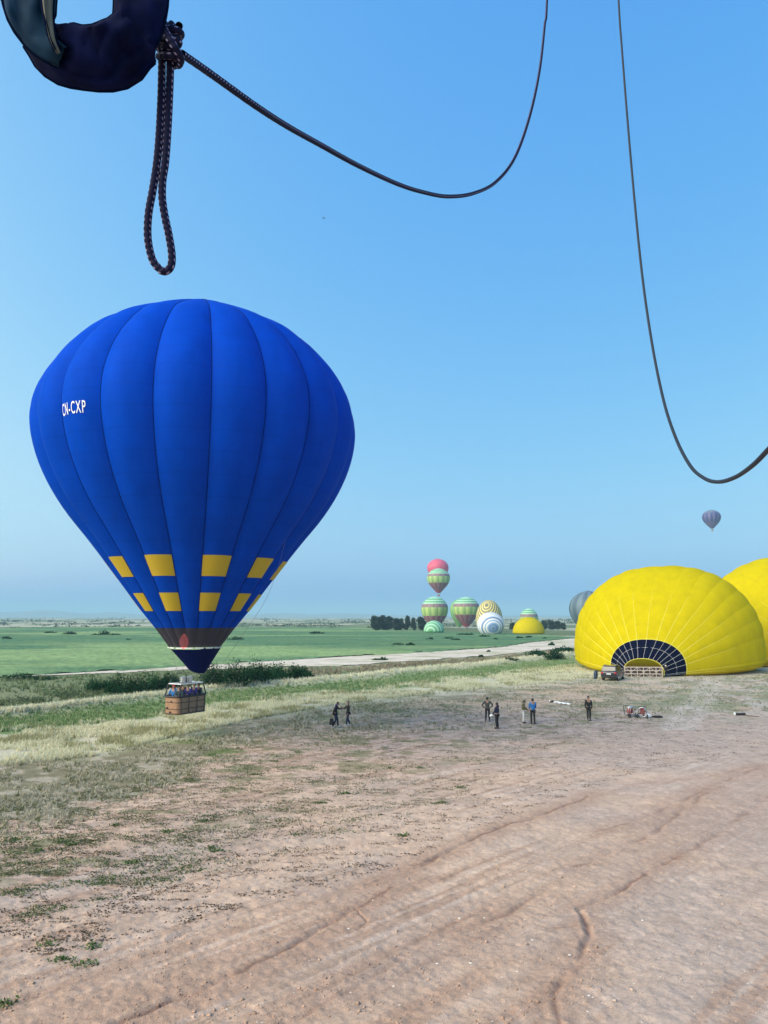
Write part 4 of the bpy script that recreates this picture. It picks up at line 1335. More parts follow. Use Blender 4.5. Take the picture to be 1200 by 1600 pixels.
lying_dome(679, 989.5, 32, 19.5, stripes(0.05, 0.62, 10, F_GREEN, F_MINT, (0.05, F_GREEN)) + [(1.0, F_MINT)], 'mint green dome with darker spiral rings lying at the grove', 'hot air balloon', R(96), R(-24), zc=0.2)
lying_dome(767, 987, 42, 49, stripes(0.02, 0.5, 18, F_BROWN, F_YELL, (0.02, F_BROWN)) + [(0.58, F_RED), (1.0, F_LILAC)], 'cream and brown spiral ringed dome behind the blue white one', 'hot air balloon', R(42), R(-22))
lying_dome(769.5, 991.5, 43, 34.5, [(0.04, F_DBLUE), (0.07, F_SBLUE), (0.10, F_DBLUE), (0.14, F_SBLUE), (0.18, F_WHITE), (0.21, F_SBLUE), (0.25, F_WHITE), (0.285, F_DBLUE), (0.31, F_SBLUE), (0.36, F_WHITE), (0.375, F_SBLUE), (0.42, F_WHITE), (0.435, F_SBLUE), (0.48, F_WHITE), (0.50, F_DBLUE), (0.58, F_WHITE), (1.0, F_LILAC)],
           'white and blue ringed dome lying in front of the cream spiral', 'hot air balloon', R(104), R(4), zc=0.42)
lying_dome(830, 992, 50, 27, [(0.12, M_YELLOW), (0.3, M_YELLOW), (0.5, M_YELLOW), (1.0, M_YELLOW)], 'small far yellow dome lying in front of the half hidden striped balloon', 'hot air balloon', R(70), 0.0, zc=0.12, group='yellow balloons being inflated on the ground')

# ------------------------------------------------------------------ people
def skin_part(name, J, edges, rad, m, parent, sub=1):
    me = bpy.data.meshes.new(name)
    keys = list(J)
    idx = {k: i for i, k in enumerate(keys)}
    me.from_pydata([tuple(J[k]) for k in keys], [(idx[a], idx[b]) for a, b in edges], [])
    o = bpy.data.objects.new(name, me)
    COL.objects.link(o)
    o.modifiers.new('skin', 'SKIN').use_smooth_shade = True
    for k in keys:
        r_ = rad[k]
        me.skin_vertices[0].data[idx[k]].radius = r_ if hasattr(r_, '__len__') else (r_, r_)
        me.skin_vertices[0].data[idx[k]].use_root = (idx[k] == 0)
    sm = o.modifiers.new('smooth', 'SUBSURF'); sm.levels = sub; sm.render_levels = sub
    bpy.context.view_layer.update()
    me2 = bpy.data.meshes.new_from_object(o.evaluated_get(bpy.context.evaluated_depsgraph_get()))
    bpy.data.objects.remove(o)
    me2.materials.clear()
    me2.name = name
    return link(name, me2, parent, m, True)

M_SKIN = mat('skin', (0.30, 0.17, 0.11), 0.55)

def cloth(c, nm):
    return mat(nm, c, 0.85, noise=0.2, nscale=20)

def person(loc, heading, label, jacket, trousers, hair, shoes=(0.02, 0.02, 0.025), pose=None, h=1.75, hood=None, group=None, kneel=False, jname='jacket', long_coat=0.0, cap=None):
    """heading: direction faced, degrees clockwise from straight away from the camera"""
    root = thing('person', label, 'person', loc, -R(heading), group)
    J = dict(pelvis=(0, 0, .96), spine=(0, 0, 1.13), chest=(0, .005, 1.36), neck=(0, .0, 1.50), skull=(0, .02, 1.60), crown=(0, .015, 1.70),
             shL=(-.185, 0, 1.42), elL=(-.25, -.02, 1.14), wrL=(-.26, .07, .90), haL=(-.26, .10, .81),
             shR=(.185, 0, 1.42), elR=(.25, -.02, 1.14), wrR=(.26, .07, .90), haR=(.26, .10, .81),
             hiL=(-.095, 0, .90), knL=(-.11, .03, .50), anL=(-.12, -.02, .09), toL=(-.13, .13, .035),
             hiR=(.095, 0, .90), knR=(.11, .03, .50), anR=(.12, -.02, .09), toR=(.13, .13, .035))
    J.update(pose or {})
    J = {k: Vector(v) * (h / 1.75) for k, v in J.items()}
    E_ = [('pelvis', 'spine'), ('spine', 'chest'), ('chest', 'neck'), ('neck', 'skull'), ('skull', 'crown')]
    for s in 'LR':
        E_ += [('chest', 'sh' + s), ('sh' + s, 'el' + s), ('el' + s, 'wr' + s), ('wr' + s, 'ha' + s), ('pelvis', 'hi' + s), ('hi' + s, 'kn' + s), ('kn' + s, 'an' + s), ('an' + s, 'to' + s)]
    r = dict(pelvis=(.13, .10), spine=(.12, .09), chest=(.14, .10), neck=.055, skull=(.075, .095), crown=(.065, .08))
    for s in 'LR':
        r.update({'sh' + s: .062, 'el' + s: .045, 'wr' + s: .030, 'ha' + s: (.040, .022), 'hi' + s: .085, 'kn' + s: .058, 'an' + s: .040, 'to' + s: .035})
    body = skin_part('body', J, E_, r, M_SKIN, root, 1)
    # face and fingers belong to the body mesh
    bm = bmesh.new(); bm.from_mesh(body.data)
    up = (J['crown'] - J['skull']).normalized()
    fw = Vector((0, 1, 0))
    c = J['skull'] + up * 0.02
    add_ball(bm, c + fw * 0.10 - up * 0.01, (.014, .022, .022), 6, 5)
    for s in (-1, 1):
        add_ball(bm, c + fw * 0.088 + Vector((.032 * s, 0, .022)), (.012, .01, .009), 6, 5)
        add_ball(bm, c + Vector((.082 * s, 0, 0)), (.012, .025, .032), 6, 5)
    add_ball(bm, c + fw * 0.092 - up * 0.055, (.026, .010, .009), 6, 5)
    for s, k in ((-1, 'L'), (1, 'R')):
        d = (J['ha' + k] - J['wr' + k]).normalized()
        sd = d.cross(Vector((1, 0, 0)) if abs(d.x) < 0.8 else Vector((0, 0, 1))).normalized()
        for f, ln in ((-1.5, .062), (-.5, .078), (.5, .074), (1.5, .058)):
            b0 = J['ha' + k] + sd * (.017 * f)
            b1 = b0 + d * ln * 0.6
            add_bar(bm, b0, b1, .010, 5, .009)
            add_bar(bm, b1, b1 + (d + sd.cross(d) * 0.5).normalized() * ln * 0.5, .009, 5, .006)
        t0 = J['wr' + k] + d * .03 + sd * .03
        add_bar(bm, t0, t0 + (d + sd * 0.8).normalized() * .06, .012, 5, .008)
    bm.to_mesh(body.data); bm.free()
    # jacket
    JK = {k: J[k].copy() for k in ('spine', 'pelvis', 'chest', 'neck', 'shL', 'elL', 'wrL', 'shR', 'elR', 'wrR')}
    JK['neck'] = J['chest'].lerp(J['neck'], 0.72)
    JK['pelvis'] = J['pelvis'] - Vector((0, 0, 0.05 + long_coat))
    r2 = dict(pelvis=(.165, .125), spine=(.150, .115), chest=(.165, .125), neck=.070, shL=.080, shR=.080, elL=.062, elR=.062, wrL=.045, wrR=.045)
    skin_part(jname, JK, [('spine', 'pelvis'), ('spine', 'chest'), ('chest', 'neck'), ('chest', 'shL'), ('shL', 'elL'), ('elL', 'wrL'), ('chest', 'shR'), ('shR', 'elR'), ('elR', 'wrR')], r2, jacket, root)
    TR = {k: J[k].copy() for k in ('pelvis', 'hiL', 'knL', 'anL', 'hiR', 'knR', 'anR')}
    skin_part('trousers', TR, [('pelvis', 'hiL'), ('hiL', 'knL'), ('knL', 'anL'), ('pelvis', 'hiR'), ('hiR', 'knR'), ('knR', 'anR')],
              dict(pelvis=(.145, .11), hiL=.10, hiR=.10, knL=.076, knR=.076, anL=.062, anR=.062), trousers, root)
    for k in 'LR':
        bm = bmesh.new()
        a_, t_ = J['an' + k], J['to' + k]
        add_ball(bm, a_.lerp(t_, 0.45) + Vector((0, 0, 0.0)), (.052, .135, .050), 10, 7)
        for v in bm.verts: v.co.z = max(v.co.z, min(a_.z, t_.z) - 0.035)
        bm_obj('shoe', bm, mat('shoe_%.2f' % shoes[0], shoes, 0.6), root, True)
    bm = bmesh.new()
    add_ball(bm, c + up * 0.032 - fw * 0.018, (.092, .108, .105), 12, 9)
    for v in bm.verts:
        q = v.co - c
        if q.y > 0.045 and q.z < 0.055: v.co.y = c.y + 0.045 - (0.055 - q.z) * 0.3
        if q.z < -0.05: v.co.z = c.z - 0.05
    bm_obj('hair' if not cap else cap, bm, hair, root, True)
    if hood:
        bm = bmesh.new()
        add_ball(bm, J['neck'] - fw * 0.06, (.12, .09, .09), 10, 7)
        bm_obj('hood', bm, hood, root, True)
    return root

C_BLACK = cloth((0.010, 0.010, 0.013), 'black_cloth'); C_NAVY = cloth((0.010, 0.014, 0.045), 'navy_cloth'); C_JEANS = cloth((0.022, 0.030, 0.060), 'dark_jeans')
C_CAMO = cloth((0.045, 0.050, 0.050), 'charcoal_patterned_cloth'); C_OLIVE = cloth((0.085, 0.085, 0.035), 'olive_cloth'); C_PALE = cloth((0.55, 0.56, 0.56), 'pale_grey_cloth')
C_BLUE = cloth((0.020, 0.150, 0.42), 'bright_blue_cloth'); C_HAIR = mat('black_hair', (0.010, 0.009, 0.009), 0.6); C_HAIRG = mat('greying_hair', (0.10, 0.095, 0.09), 0.7)
C_RED = cloth((0.50, 0.03, 0.06), 'red_cloth'); C_ROYAL = cloth((0.020, 0.018, 0.14), 'royal_navy_cloth'); C_TEAL = cloth((0.03, 0.06, 0.07), 'dark_teal_cloth'); C_WHITE = cloth((0.75, 0.76, 0.78), 'white_cloth')

g = 'ground crew standing on the dirt'
# the two men with their fists together
pA = gnd(524, 1138)
person(pA, 92, 'man in black jacket reaching his fist out and holding a black bag', C_BLACK, C_NAVY, C_HAIR, (0.30, 0.30, 0.32), group=g, hood=C_ROYAL,
       pose=dict(chest=(0, .06, 1.35), neck=(0, .11, 1.48), skull=(0, .17, 1.57), crown=(0, .19, 1.67), shL=(-.18, .07, 1.40), elL=(-.23, .22, 1.20), wrL=(-.14, .46, 1.30), haL=(-.12, .55, 1.34),
                 shR=(.18, .05, 1.40), elR=(.26, -.10, 1.14), wrR=(.24, -.16, .90), haR=(.24, -.17, .80), knL=(-.11, .14, .50), anL=(-.12, .16, .09), toL=(-.12, .31, .035), anR=(.12, -.20, .09), toR=(.12, -.06, .035)))
pB = gnd(544, 1134.5)
person((pB.x, pB.y, pB.z), 262, 'slim man in black jacket and jeans meeting the other mans fist', C_BLACK, C_JEANS, C_HAIRG, (0.55, 0.55, 0.52), group=g, h=1.70,
       pose=dict(shR=(.18, .05, 1.42), elR=(.23, .24, 1.17), wrR=(.15, .44, 1.28), haR=(.13, .52, 1.33), knL=(-.11, .10, .50), anL=(-.11, .14, .09), toL=(-.11, .28, .035), anR=(.11, -.16, .09), toR=(.11, -.02, .035)))
# bag in the first man's hand
hb_ = Matrix.Rotation(-R(92), 3, 'Z') @ Vector((.24, -.17, .78))
bag = thing('shoulder_bag', 'black bag hanging from the hand of the man on the left', 'bag', (pA.x + hb_.x - 0.06, pA.y + hb_.y, pA.z + hb_.z - 0.56), R(8))
bm = bmesh.new(); add_box(bm, (0, 0, 0.22), (0.34, 0.18, 0.42), bevel=0.06)
for v in bm.verts: v.co.x *= 1 - 0.25 * (v.co.z / 0.44)
bm_obj('bag_body', bm, C_BLACK, bag, True)
link('handle', tube_mesh('handle', catmull([(-.10, 0, .40), (-.06, 0, .53), (.05, 0, .57), (.10, 0, .40)], 0.03), 0.014, 6), bag, M_LEATHER)

pC = gnd(762, 1128)
person(pC, 5, 'man seen from behind in a charcoal patterned jacket with hands on hips', C_CAMO, C_BLACK, C_HAIR, group=g, h=1.74,
       pose=dict(elL=(-.40, -.06, 1.18), wrL=(-.20, .05, 1.00), haL=(-.14, .10, 1.00), elR=(.40, -.06, 1.18), wrR=(.20, .05, 1.00), haR=(.14, .10, 1.00), anL=(-.14, -.02, .09), anR=(.14, -.02, .09), toL=(-.16, .13, .035), toR=(.16, .13, .035)))
pD = gnd(777, 1139)
person(pD, -60, 'person in a long navy jacket carrying a white helmet', C_NAVY, C_BLACK, C_HAIR, group=g, h=1.74, hood=C_NAVY, long_coat=0.10,
       pose=dict(elL=(-.22, .08, 1.14), wrL=(-.14, .25, .98), haL=(-.10, .30, .92)))
hm = Matrix.Rotation(R(60), 3, 'Z') @ Vector((-.10, .36, .84))
hel = thing('helmet', 'white helmet held by the person in the navy jacket', 'helmet', (pD.x + hm.x, pD.y + hm.y, pD.z + hm.z - 0.12))
bm = bmesh.new(); add_ball(bm, (0, 0, 0.12), (0.125, 0.15, 0.12), 14, 9)
for v in bm.verts: v.co.z = max(v.co.z, 0.06)
bm_obj('shell', bm, M_WHITE, hel, True)
box_obj('visor', (0.0, -0.145, 0.09), (0.16, 0.03, 0.05), M_BLACK, hel, 0.01)
pE = gnd(818, 1130.5)
person(pE, 100, 'person in olive jacket and pale trousers bending slightly forward', C_OLIVE, C_PALE, C_HAIR, (0.03, 0.02, 0.02), group=g, h=1.62,
       pose=dict(chest=(0, .05, 1.35), neck=(0, .09, 1.48), skull=(0, .13, 1.57), crown=(0, .14, 1.67), elL=(-.24, .10, 1.16), wrL=(-.16, .32, 1.05), haL=(-.14, .38, 1.01), elR=(.24, .08, 1.16), wrR=(.18, .30, 1.02), haR=(.16, .36, .98)))
pF = gnd(833, 1131.5)
person(pF, -12, 'man in a bright blue jacket and black trousers seen from behind', C_BLUE, C_BLACK, C_HAIR, group=g, h=1.80, pose=dict(elL=(-.24, .03, 1.16), wrL=(-.17, .18, 1.02), haL=(-.13, .22, .98), elR=(.24, .03, 1.16), wrR=(.17, .18, 1.02), haR=(.13, .22, .98)))
pG = gnd(920.5, 1127)
person(pG, 170, 'man all in black standing alone on the dirt', C_BLACK, C_BLACK, C_HAIR, group=g, h=1.76, pose=dict(wrL=(-.23, .03, .88), haL=(-.23, .05, .79), wrR=(.23, .03, .88), haR=(.23, .05, .79), anL=(-.09, -.02, .09), toL=(-.09, .13, .035), anR=(.09, -.02, .09), toR=(.09, .13, .035), knL=(-.09, .02, .5), knR=(.09, .02, .5)))
pH = gnd(1041, 1058)
person(pH, 150, 'crew member in black with a pale cap at the mouth of the yellow balloon', C_BLACK, C_BLACK, C_WHITE, group=g, h=1.45, cap='sun_hat', pose=dict(elL=(-.24, .10, 1.16), wrL=(-.16, .32, 1.05), haL=(-.14, .38, 1.01)))

# passengers inside the blue balloon's basket
def in_basket(u, v, dz=0.0):
    ex, ey = Vector((math.cos(B_YAW), math.sin(B_YAW), 0)), Vector((-math.sin(B_YAW), math.cos(B_YAW), 0))
    return Vector((B_BASE[0] + B_OFF[0], B_BASE[1] + B_OFF[1], B_BASE[2] + 0.05 + dz)) + ex * u + ey * v
g = 'passengers in the blue balloon basket'
armsup = dict(elL=(-.26, .16, 1.30), wrL=(-.18, .30, 1.55), haL=(-.14, .33, 1.64), elR=(.26, .10, 1.20), wrR=(.20, .30, 1.16), haR=(.18, .38, 1.16))
rest = dict(elL=(-.25, .10, 1.17), wrL=(-.18, .32, 1.14), haL=(-.16, .40, 1.14), elR=(.25, .10, 1.17), wrR=(.18, .32, 1.14), haR=(.16, .40, 1.14))
person(in_basket(-0.85, 0.20), 190, 'passenger in bright blue jacket and red headscarf raising an arm in the basket', C_BLUE, C_JEANS, C_RED, group=g, h=1.72, pose=armsup, cap='headscarf', hood=C_RED)
person(in_basket(-0.88, -0.28), 165, 'passenger in dark teal at the left corner of the basket', C_TEAL, C_BLACK, C_HAIR, group=g, h=1.66, pose=rest)
person(in_basket(-0.12, -0.32), 200, 'passenger in royal navy coat in the middle of the basket', C_ROYAL, C_BLACK, C_HAIR, group=g, h=1.72, pose=rest)
person(in_basket(0.42, -0.34), 210, 'passenger in navy with a white scarf right of the basket middle', C_ROYAL, C_BLACK, C_HAIRG, group=g, h=1.76, pose=rest, hood=C_WHITE)
person(in_basket(0.86, -0.28), 200, 'passenger in dark navy near the right end of the basket', C_NAVY, C_BLACK, C_HAIR, group=g, h=1.72, pose=rest)
person(in_basket(0.05, 0.34), 180, 'pilot in black standing under the burners in the basket', C_BLACK, C_BLACK, C_HAIR, group=g, h=1.80, pose=dict(elR=(.22, .05, 1.55), wrR=(.12, .10, 1.82), haR=(.10, .12, 1.90)))

# ------------------------------------------------------------------ vehicles
M_GLASS = mat('dark_tinted_glass', (0.02, 0.03, 0.035), 0.06, spec=0.9, coat=0.5)
M_PAINT = mat('dark_navy_car_paint', (0.012, 0.016, 0.030), 0.25, coat=0.8)
M_LAMP = mat('red_tail_lens', (0.45, 0.02, 0.02), 0.2)
M_PLATE = mat('number_plate', (0.7, 0.7, 0.68), 0.5)

def suv(name, label, cat, loc, rz, paint, s=1.0):
    """local frame: +Y forwards"""
    root = thing(name, label, cat, loc, rz)
    root.scale = (s, s, s)
    Lb, W, Hh = 4.5, 1.85, 1.78

    def loft(prof, halfw, zt, inset, pname, m):
        """prof: side outline (y, z); wider below, tapering towards the roof"""
        bm = bmesh.new()
        rows_ = []
        for sx in (-1, 1):
            row = []
            for y, z in prof:
                k = max(0.0, (z - zt) / (Hh - zt)) if Hh > zt else 0
                row.append(bm.verts.new((sx * (halfw - inset * k), y, z)))
            rows_.append(row)
        n = len(prof)
        for i in range(n):
            bm.faces.new((rows_[0][i], rows_[0][(i + 1) % n], rows_[1][(i + 1) % n], rows_[1][i]))
        bm.faces.new(rows_[0]); bm.faces.new(rows_[1][::-1])
        bmesh.ops.recalc_face_normals(bm, faces=bm.faces)
        bmesh.ops.bevel(bm, geom=bm.edges[:], offset=0.05, segments=2, affect='EDGES', profile=0.5)
        return bm_obj(pname, bm, m, root, True)

    loft([(-2.22, .42), (-2.24, .95), (-2.15, 1.08), (0.75, 1.08), (2.0, .98), (2.22, .78), (2.22, .40), (1.9, .30), (-1.9, .30)], W / 2, 2.0, 0, 'body', paint)
    loft([(-2.12, 1.06), (-1.95, 1.70), (-1.75, Hh), (-0.1, Hh), (0.25, 1.72), (0.95, 1.06)], W / 2 - 0.04, 1.05, 0.16, 'cabin', paint)
    for sx in (-1, 1):
        for y0, y1, y2, y3 in ((-1.95, -1.15, -1.12, -1.78), (-1.05, -0.28, -0.28, -1.03), (-0.18, 0.72, 0.12, -0.18)):
            xa, xb = sx * (W / 2 - 0.04 - 0.0 + 0.012), sx * (W / 2 - 0.04 - 0.125 + 0.012)
            link('side_window', mesh_py('side_window', [(xa, y0, 1.13), (xa, y1, 1.13), (xb, y2, 1.62), (xb, y3, 1.62)], [(0, 1, 2, 3)]), root, M_GLASS)
    link('rear_window', mesh_py('rear_window', [(-.74, -2.105, 1.16), (.74, -2.105, 1.16), (.66, -1.975, 1.63), (-.66, -1.975, 1.63)], [(0, 1, 2, 3)]), root, M_GLASS)
    link('windscreen', mesh_py('windscreen', [(-.76, .93, 1.13), (.76, .93, 1.13), (.66, .31, 1.68), (-.66, .31, 1.68)], [(0, 1, 2, 3)]), root, M_GLASS)
    for sx in (-1, 1):
        for y in (-1.42, 1.40):
            wh = bpy.data.objects.new('wheel', None); COL.objects.link(wh); wh.parent = root; wh.location = (sx * (W / 2 - 0.10), y, 0.36)
            bm = bmesh.new(); gq = bmesh.ops.create_cone(bm, cap_ends=True, segments=20, radius1=0.36, radius2=0.36, depth=0.24)
            bmesh.ops.rotate(bm, verts=gq['verts'], cent=(0, 0, 0), matrix=Matrix.Rotation(R(90), 3, 'Y'))
            bmesh.ops.bevel(bm, geom=bm.edges[:], offset=0.03, segments=2, affect='EDGES', profile=0.5)
            bm_obj('tyre', bm, M_BLACK, wh, True)
            bm = bmesh.new(); gq = bmesh.ops.create_cone(bm, cap_ends=True, segments=14, radius1=0.23, radius2=0.20, depth=0.05)
            bmesh.ops.rotate(bm, verts=gq['verts'], cent=(0, 0, 0), matrix=Matrix.Rotation(R(90), 3, 'Y'))
            bmesh.ops.translate(bm, verts=gq['verts'], vec=(sx * 0.115, 0, 0))
            bm_obj('rim', bm, M_STEEL, wh)
        box_obj('tail_light', (sx * 0.76, -2.235, 0.92), (0.26, 0.06, 0.17), M_LAMP, root, 0.02)
        box_obj('headlight', (sx * 0.68, 2.17, 0.80), (0.34, 0.12, 0.16), M_WHITE, root, 0.03)
        box_obj('wing_mirror', (sx * (W / 2 + 0.08), 0.78, 1.14), (0.20, 0.10, 0.15), paint, root, 0.03)
        bars_obj('roof_rail', [((sx * 0.66, -1.7, Hh + 0.05), (sx * 0.66, -0.1, Hh + 0.05))], M_STEEL, root, 0.025)
        box_obj('door_handle', (sx * (W / 2 + 0.004), -0.35, 0.98), (0.03, 0.16, 0.03), M_STEEL, root)
    box_obj('rear_bumper', (0, -2.23, 0.52), (1.74, 0.14, 0.20), M_BLACK, root, 0.04)
    box_obj('number_plate', (0, -2.255, 0.80), (0.52, 0.025, 0.13), M_PLATE, root)
    box_obj('spoiler', (0, -1.98, Hh - 0.02), (1.30, 0.24, 0.05), paint, root, 0.02)
    return root

pS = gnd(963, 1063)
suv('parked_car', 'dark navy estate car parked with its rear towards the camera by the navy scoop', 'car', (pS.x, pS.y + 1.2, pS.z), -R(29), M_PAINT)
pS = gnd(837, 991)
suv('parked_car', 'small far grey car parked in front of the small yellow dome', 'car', (pS.x, pS.y, pS.z), -R(80), mat('grey_car_paint', (0.30, 0.32, 0.34), 0.3, coat=0.6), 0.9)

# ------------------------------------------------------------------ equipment on the ground
def tipped_basket():
    p = gnd(1006, 1059)
    root = thing('balloon_basket', 'pale wooden framed basket lying on its side before the navy scoop', 'basket', (p.x, p.y, p.z), R(-6))
    w, h = 4.5, 1.25
    bars = [((-w / 2, 0, z), (w / 2, 0, z)) for z in (0.06, 0.45, 0.85, h)]
    bars_obj('side_rail', bars, mat('pale_birch', (0.58, 0.50, 0.44), 0.8), root, 0.05)
    for x in np.linspace(-w / 2, w / 2, 7):
        bars_obj('upright', [((x, -0.02, 0.0), (x, -0.02, h))], MATS['pale_birch'], root, 0.045)
    for a, b in ((-w / 2, -w / 6), (-w / 6, w / 6), (w / 6, w / 2)):
        bars_obj('brace', [((a, -0.05, 0.05), (b, -0.05, h)), ((a, -0.07, h), (b, -0.07, 0.05))], MATS['pale_birch'], root, 0.03)
    box_obj('wicker_wall', (0, 0.75, h / 2), (w * 0.97, 1.2, h * 0.94), M_WICKER_D, root, 0.12)
    return root
tipped_basket()

pd = gnd(931, 1061)
drum = thing('drum', 'dark blue drum standing left of the estate car', 'drum', pd)
bm = bmesh.new()
prof = [(0.22, 0.0), (0.24, 0.03), (0.235, 0.30), (0.25, 0.32), (0.235, 0.34), (0.235, 0.62), (0.25, 0.64), (0.235, 0.66), (0.24, 0.93), (0.22, 0.96), (0.0, 0.95)]
V = np.concatenate([np.column_stack([r_ * np.cos(np.linspace(0, 2 * np.pi, 18, endpoint=False)), r_ * np.sin(np.linspace(0, 2 * np.pi, 18, endpoint=False)), np.full(18, z)]) for r_, z in prof])
bm.free()
link('barrel', mesh_np('barrel', V, grid_faces(len(prof), 18, True)), drum, mat('dark_blue_plastic', (0.015, 0.035, 0.07), 0.5), True)
bm = bmesh.new(); add_bar(bm, (0.12, 0, 0.94), (0.12, 0, 0.985), 0.04, 10); bm_obj('bung_cap', bm, M_BLACK, drum)

def inflation_fan(p, rz, label, first):
    root = thing('inflation_fan', label, 'fan', p, rz, 'wheeled inflation fans')
    for k in (-1, 1):
        link('cage_ring', tube_mesh('cage_ring', [(0.34 * math.cos(t), 0.10 * k, 0.46 + 0.34 * math.sin(t)) for t in np.linspace(0, 2 * math.pi, 25)], 0.018, 6), root, M_STEEL)
    bars_obj('cage_spoke', [((0, -0.1, 0.46), (0.34 * math.cos(t), -0.1, 0.46 + 0.34 * math.sin(t))) for t in np.linspace(0, 2 * math.pi, 9)[:-1]], M_CABLE, root, 0.008, 4)
    for k in range(4):
        t = k * math.pi / 2 + 0.4
        c_, s_ = math.cos(t), math.sin(t)
        link('blade', mesh_py('blade', [(0.04 * c_, -0.03, 0.46 + 0.04 * s_), (0.31 * c_ - 0.06 * s_, 0.04, 0.46 + 0.31 * s_ + 0.06 * c_), (0.31 * c_ + 0.06 * s_, -0.04, 0.46 + 0.31 * s_ - 0.06 * c_)], [(0, 1, 2)]), root, M_WICKER_D)
    box_obj('engine', (0, 0.28, 0.46), (0.34, 0.30, 0.34), mat('red_engine_enamel', (0.30, 0.02, 0.03), 0.4), root, 0.04)
    box_obj('fuel_tank', (0, 0.28, 0.70), (0.28, 0.24, 0.12), M_WHITE if first else MATS['red_engine_enamel'], root, 0.04)
    bars_obj('frame', [((-.3, -.12, .12), (-.3, .5, .12)), ((.3, -.12, .12), (.3, .5, .12)), ((-.3, .5, .12), (-.25, .72, .78)), ((.3, .5, .12), (.25, .72, .78)), ((-.25, .72, .78), (.25, .72, .78)), ((-.3, .28, .12), (.3, .28, .12))], M_BLACK, root, 0.022)
    for k in (-1, 1):
        bm = bmesh.new(); gq = bmesh.ops.create_cone(bm, cap_ends=True, segments=16, radius1=0.15, radius2=0.15, depth=0.07)
        bmesh.ops.rotate(bm, verts=gq['verts'], cent=(0, 0, 0), matrix=Matrix.Rotation(R(90), 3, 'Y'))
        bmesh.ops.translate(bm, verts=gq['verts'], vec=(0.36 * k, 0.0, 0.15))
        bm_obj('wheel', bm, M_BLACK, root)
    return root
inflation_fan(gnd(989, 1121), R(25), 'inflation fan with white tank standing left of its twin on the dirt', True)
inflation_fan(gnd(1004, 1122.5), R(-20), 'red inflation fan standing beside the white sack', False)

def lump(name, label, cat, p, size, m, seed):
    bm = bmesh.new()
    add_ball(bm, (0, 0, size[2] * 0.8), size, 16, 11)
    for v in bm.verts:
        k = 1 + 0.25 * (float(fbm(np.array([v.co.x * 6 + seed]), np.array([v.co.y * 6 + v.co.z * 5]), seed, 3)[0]) - 0.5)
        v.co.x *= k; v.co.y *= k
        v.co.z = max(v.co.z * k, 0.0)
    o = bm_obj(name, bm, m, None, True)
    o.location = p
    return tag(o, label, cat)
lump('sack', 'white sack slumped beside the red inflation fan', 'sack', gnd(1012.5, 1121), (0.26, 0.2, 0.17), C_WHITE, 3)
lump('bag', 'flat dark bag lying right of the white sack', 'bag', gnd(1027, 1121), (0.42, 0.2, 0.09), C_BLACK, 8)
lump('bag', 'small black bundle at the left end of the white cloth strip', 'bag', gnd(863, 1097), (0.20, 0.14, 0.10), C_BLACK, 12)

def cloth_strip():
    a, b = gnd(858, 1096), gnd(892, 1101)
    n = 24
    V = []
    for i in range(n):
        t = i / (n - 1)
        c = a.lerp(b, t)
        w = 0.09 * math.sin(math.pi * (0.08 + 0.9 * t)) ** 0.5
        for k, hgt in ((-1, 0.02), (-0.5, 0.09), (0, 0.06), (0.5, 0.10), (1, 0.02)):
            V.append((c.x, c.y + k * w * 3.0, c.z + hgt + 0.03 * math.sin(i * 1.3 + k * 2)))
    tag(link('cloth_strip', mesh_np('cloth_strip', np.array(V), grid_faces(n, 5)), None, C_WHITE, True), 'long crumpled white cloth strip lying on the dirt behind the crew', 'cloth')
cloth_strip()

p = gnd(1149, 1118)
roll = thing('rolled_mat', 'black rolled mat with a white end lying on the dirt at right', 'mat', p, R(-6))
bm = bmesh.new(); add_bar(bm, (0, 0, 0.10), (0.75, 0.05, 0.10), 0.10, 14); bm_obj('roll', bm, M_BLACK, roll, True)
bm = bmesh.new(); add_bar(bm, (-0.10, 0, 0.11), (0.0, 0, 0.11), 0.115, 14); bm_obj('white_end', bm, M_WHITE, roll)
a, b = gnd(1165, 1119), gnd(1180, 1121)
bm = bmesh.new(); add_bar(bm, a + Vector((0, 0, 0.05)), b + Vector((0.3, 0, 0.05)), 0.035, 8)
add_ball(bm, a + Vector((0, 0, 0.05)), 0.045, 8, 6)
tag(bm_obj('wooden_pole', bm, mat('weathered_wood', (0.17, 0.12, 0.09), 0.9, noise=0.3)), 'thin brown pole lying behind the black rolled mat', 'pole')

# a bird in the sky
pb = at(506, 341, 90)
bird = thing('bird', 'tiny dark bird gliding in the open sky', 'bird', pb, R(30))
bm = bmesh.new(); add_ball(bm, (0, 0, 0), (0.05, 0.17, 0.05), 8, 6); add_ball(bm, (0, 0.19, 0.02), 0.035, 6, 5)
bm_obj('body', bm, mat('grey_feather', (0.05, 0.08, 0.12), 0.8), bird, True)
for sx in (-1, 1):
    link('wing', mesh_py('wing', [(0, 0.07, 0.02), (0, -0.06, 0.02), (sx * 0.17, -0.03, 0.07), (sx * 0.30, -0.08, 0.03), (sx * 0.17, 0.07, 0.075)], [(0, 1, 2, 4), (4, 2, 3)]), bird, MATS['grey_feather'])
link('tail', mesh_py('tail', [(-0.02, -0.14, 0), (0.02, -0.14, 0), (0.05, -0.26, 0), (-0.05, -0.26, 0)], [(0, 1, 2, 3)]), bird, MATS['grey_feather'])

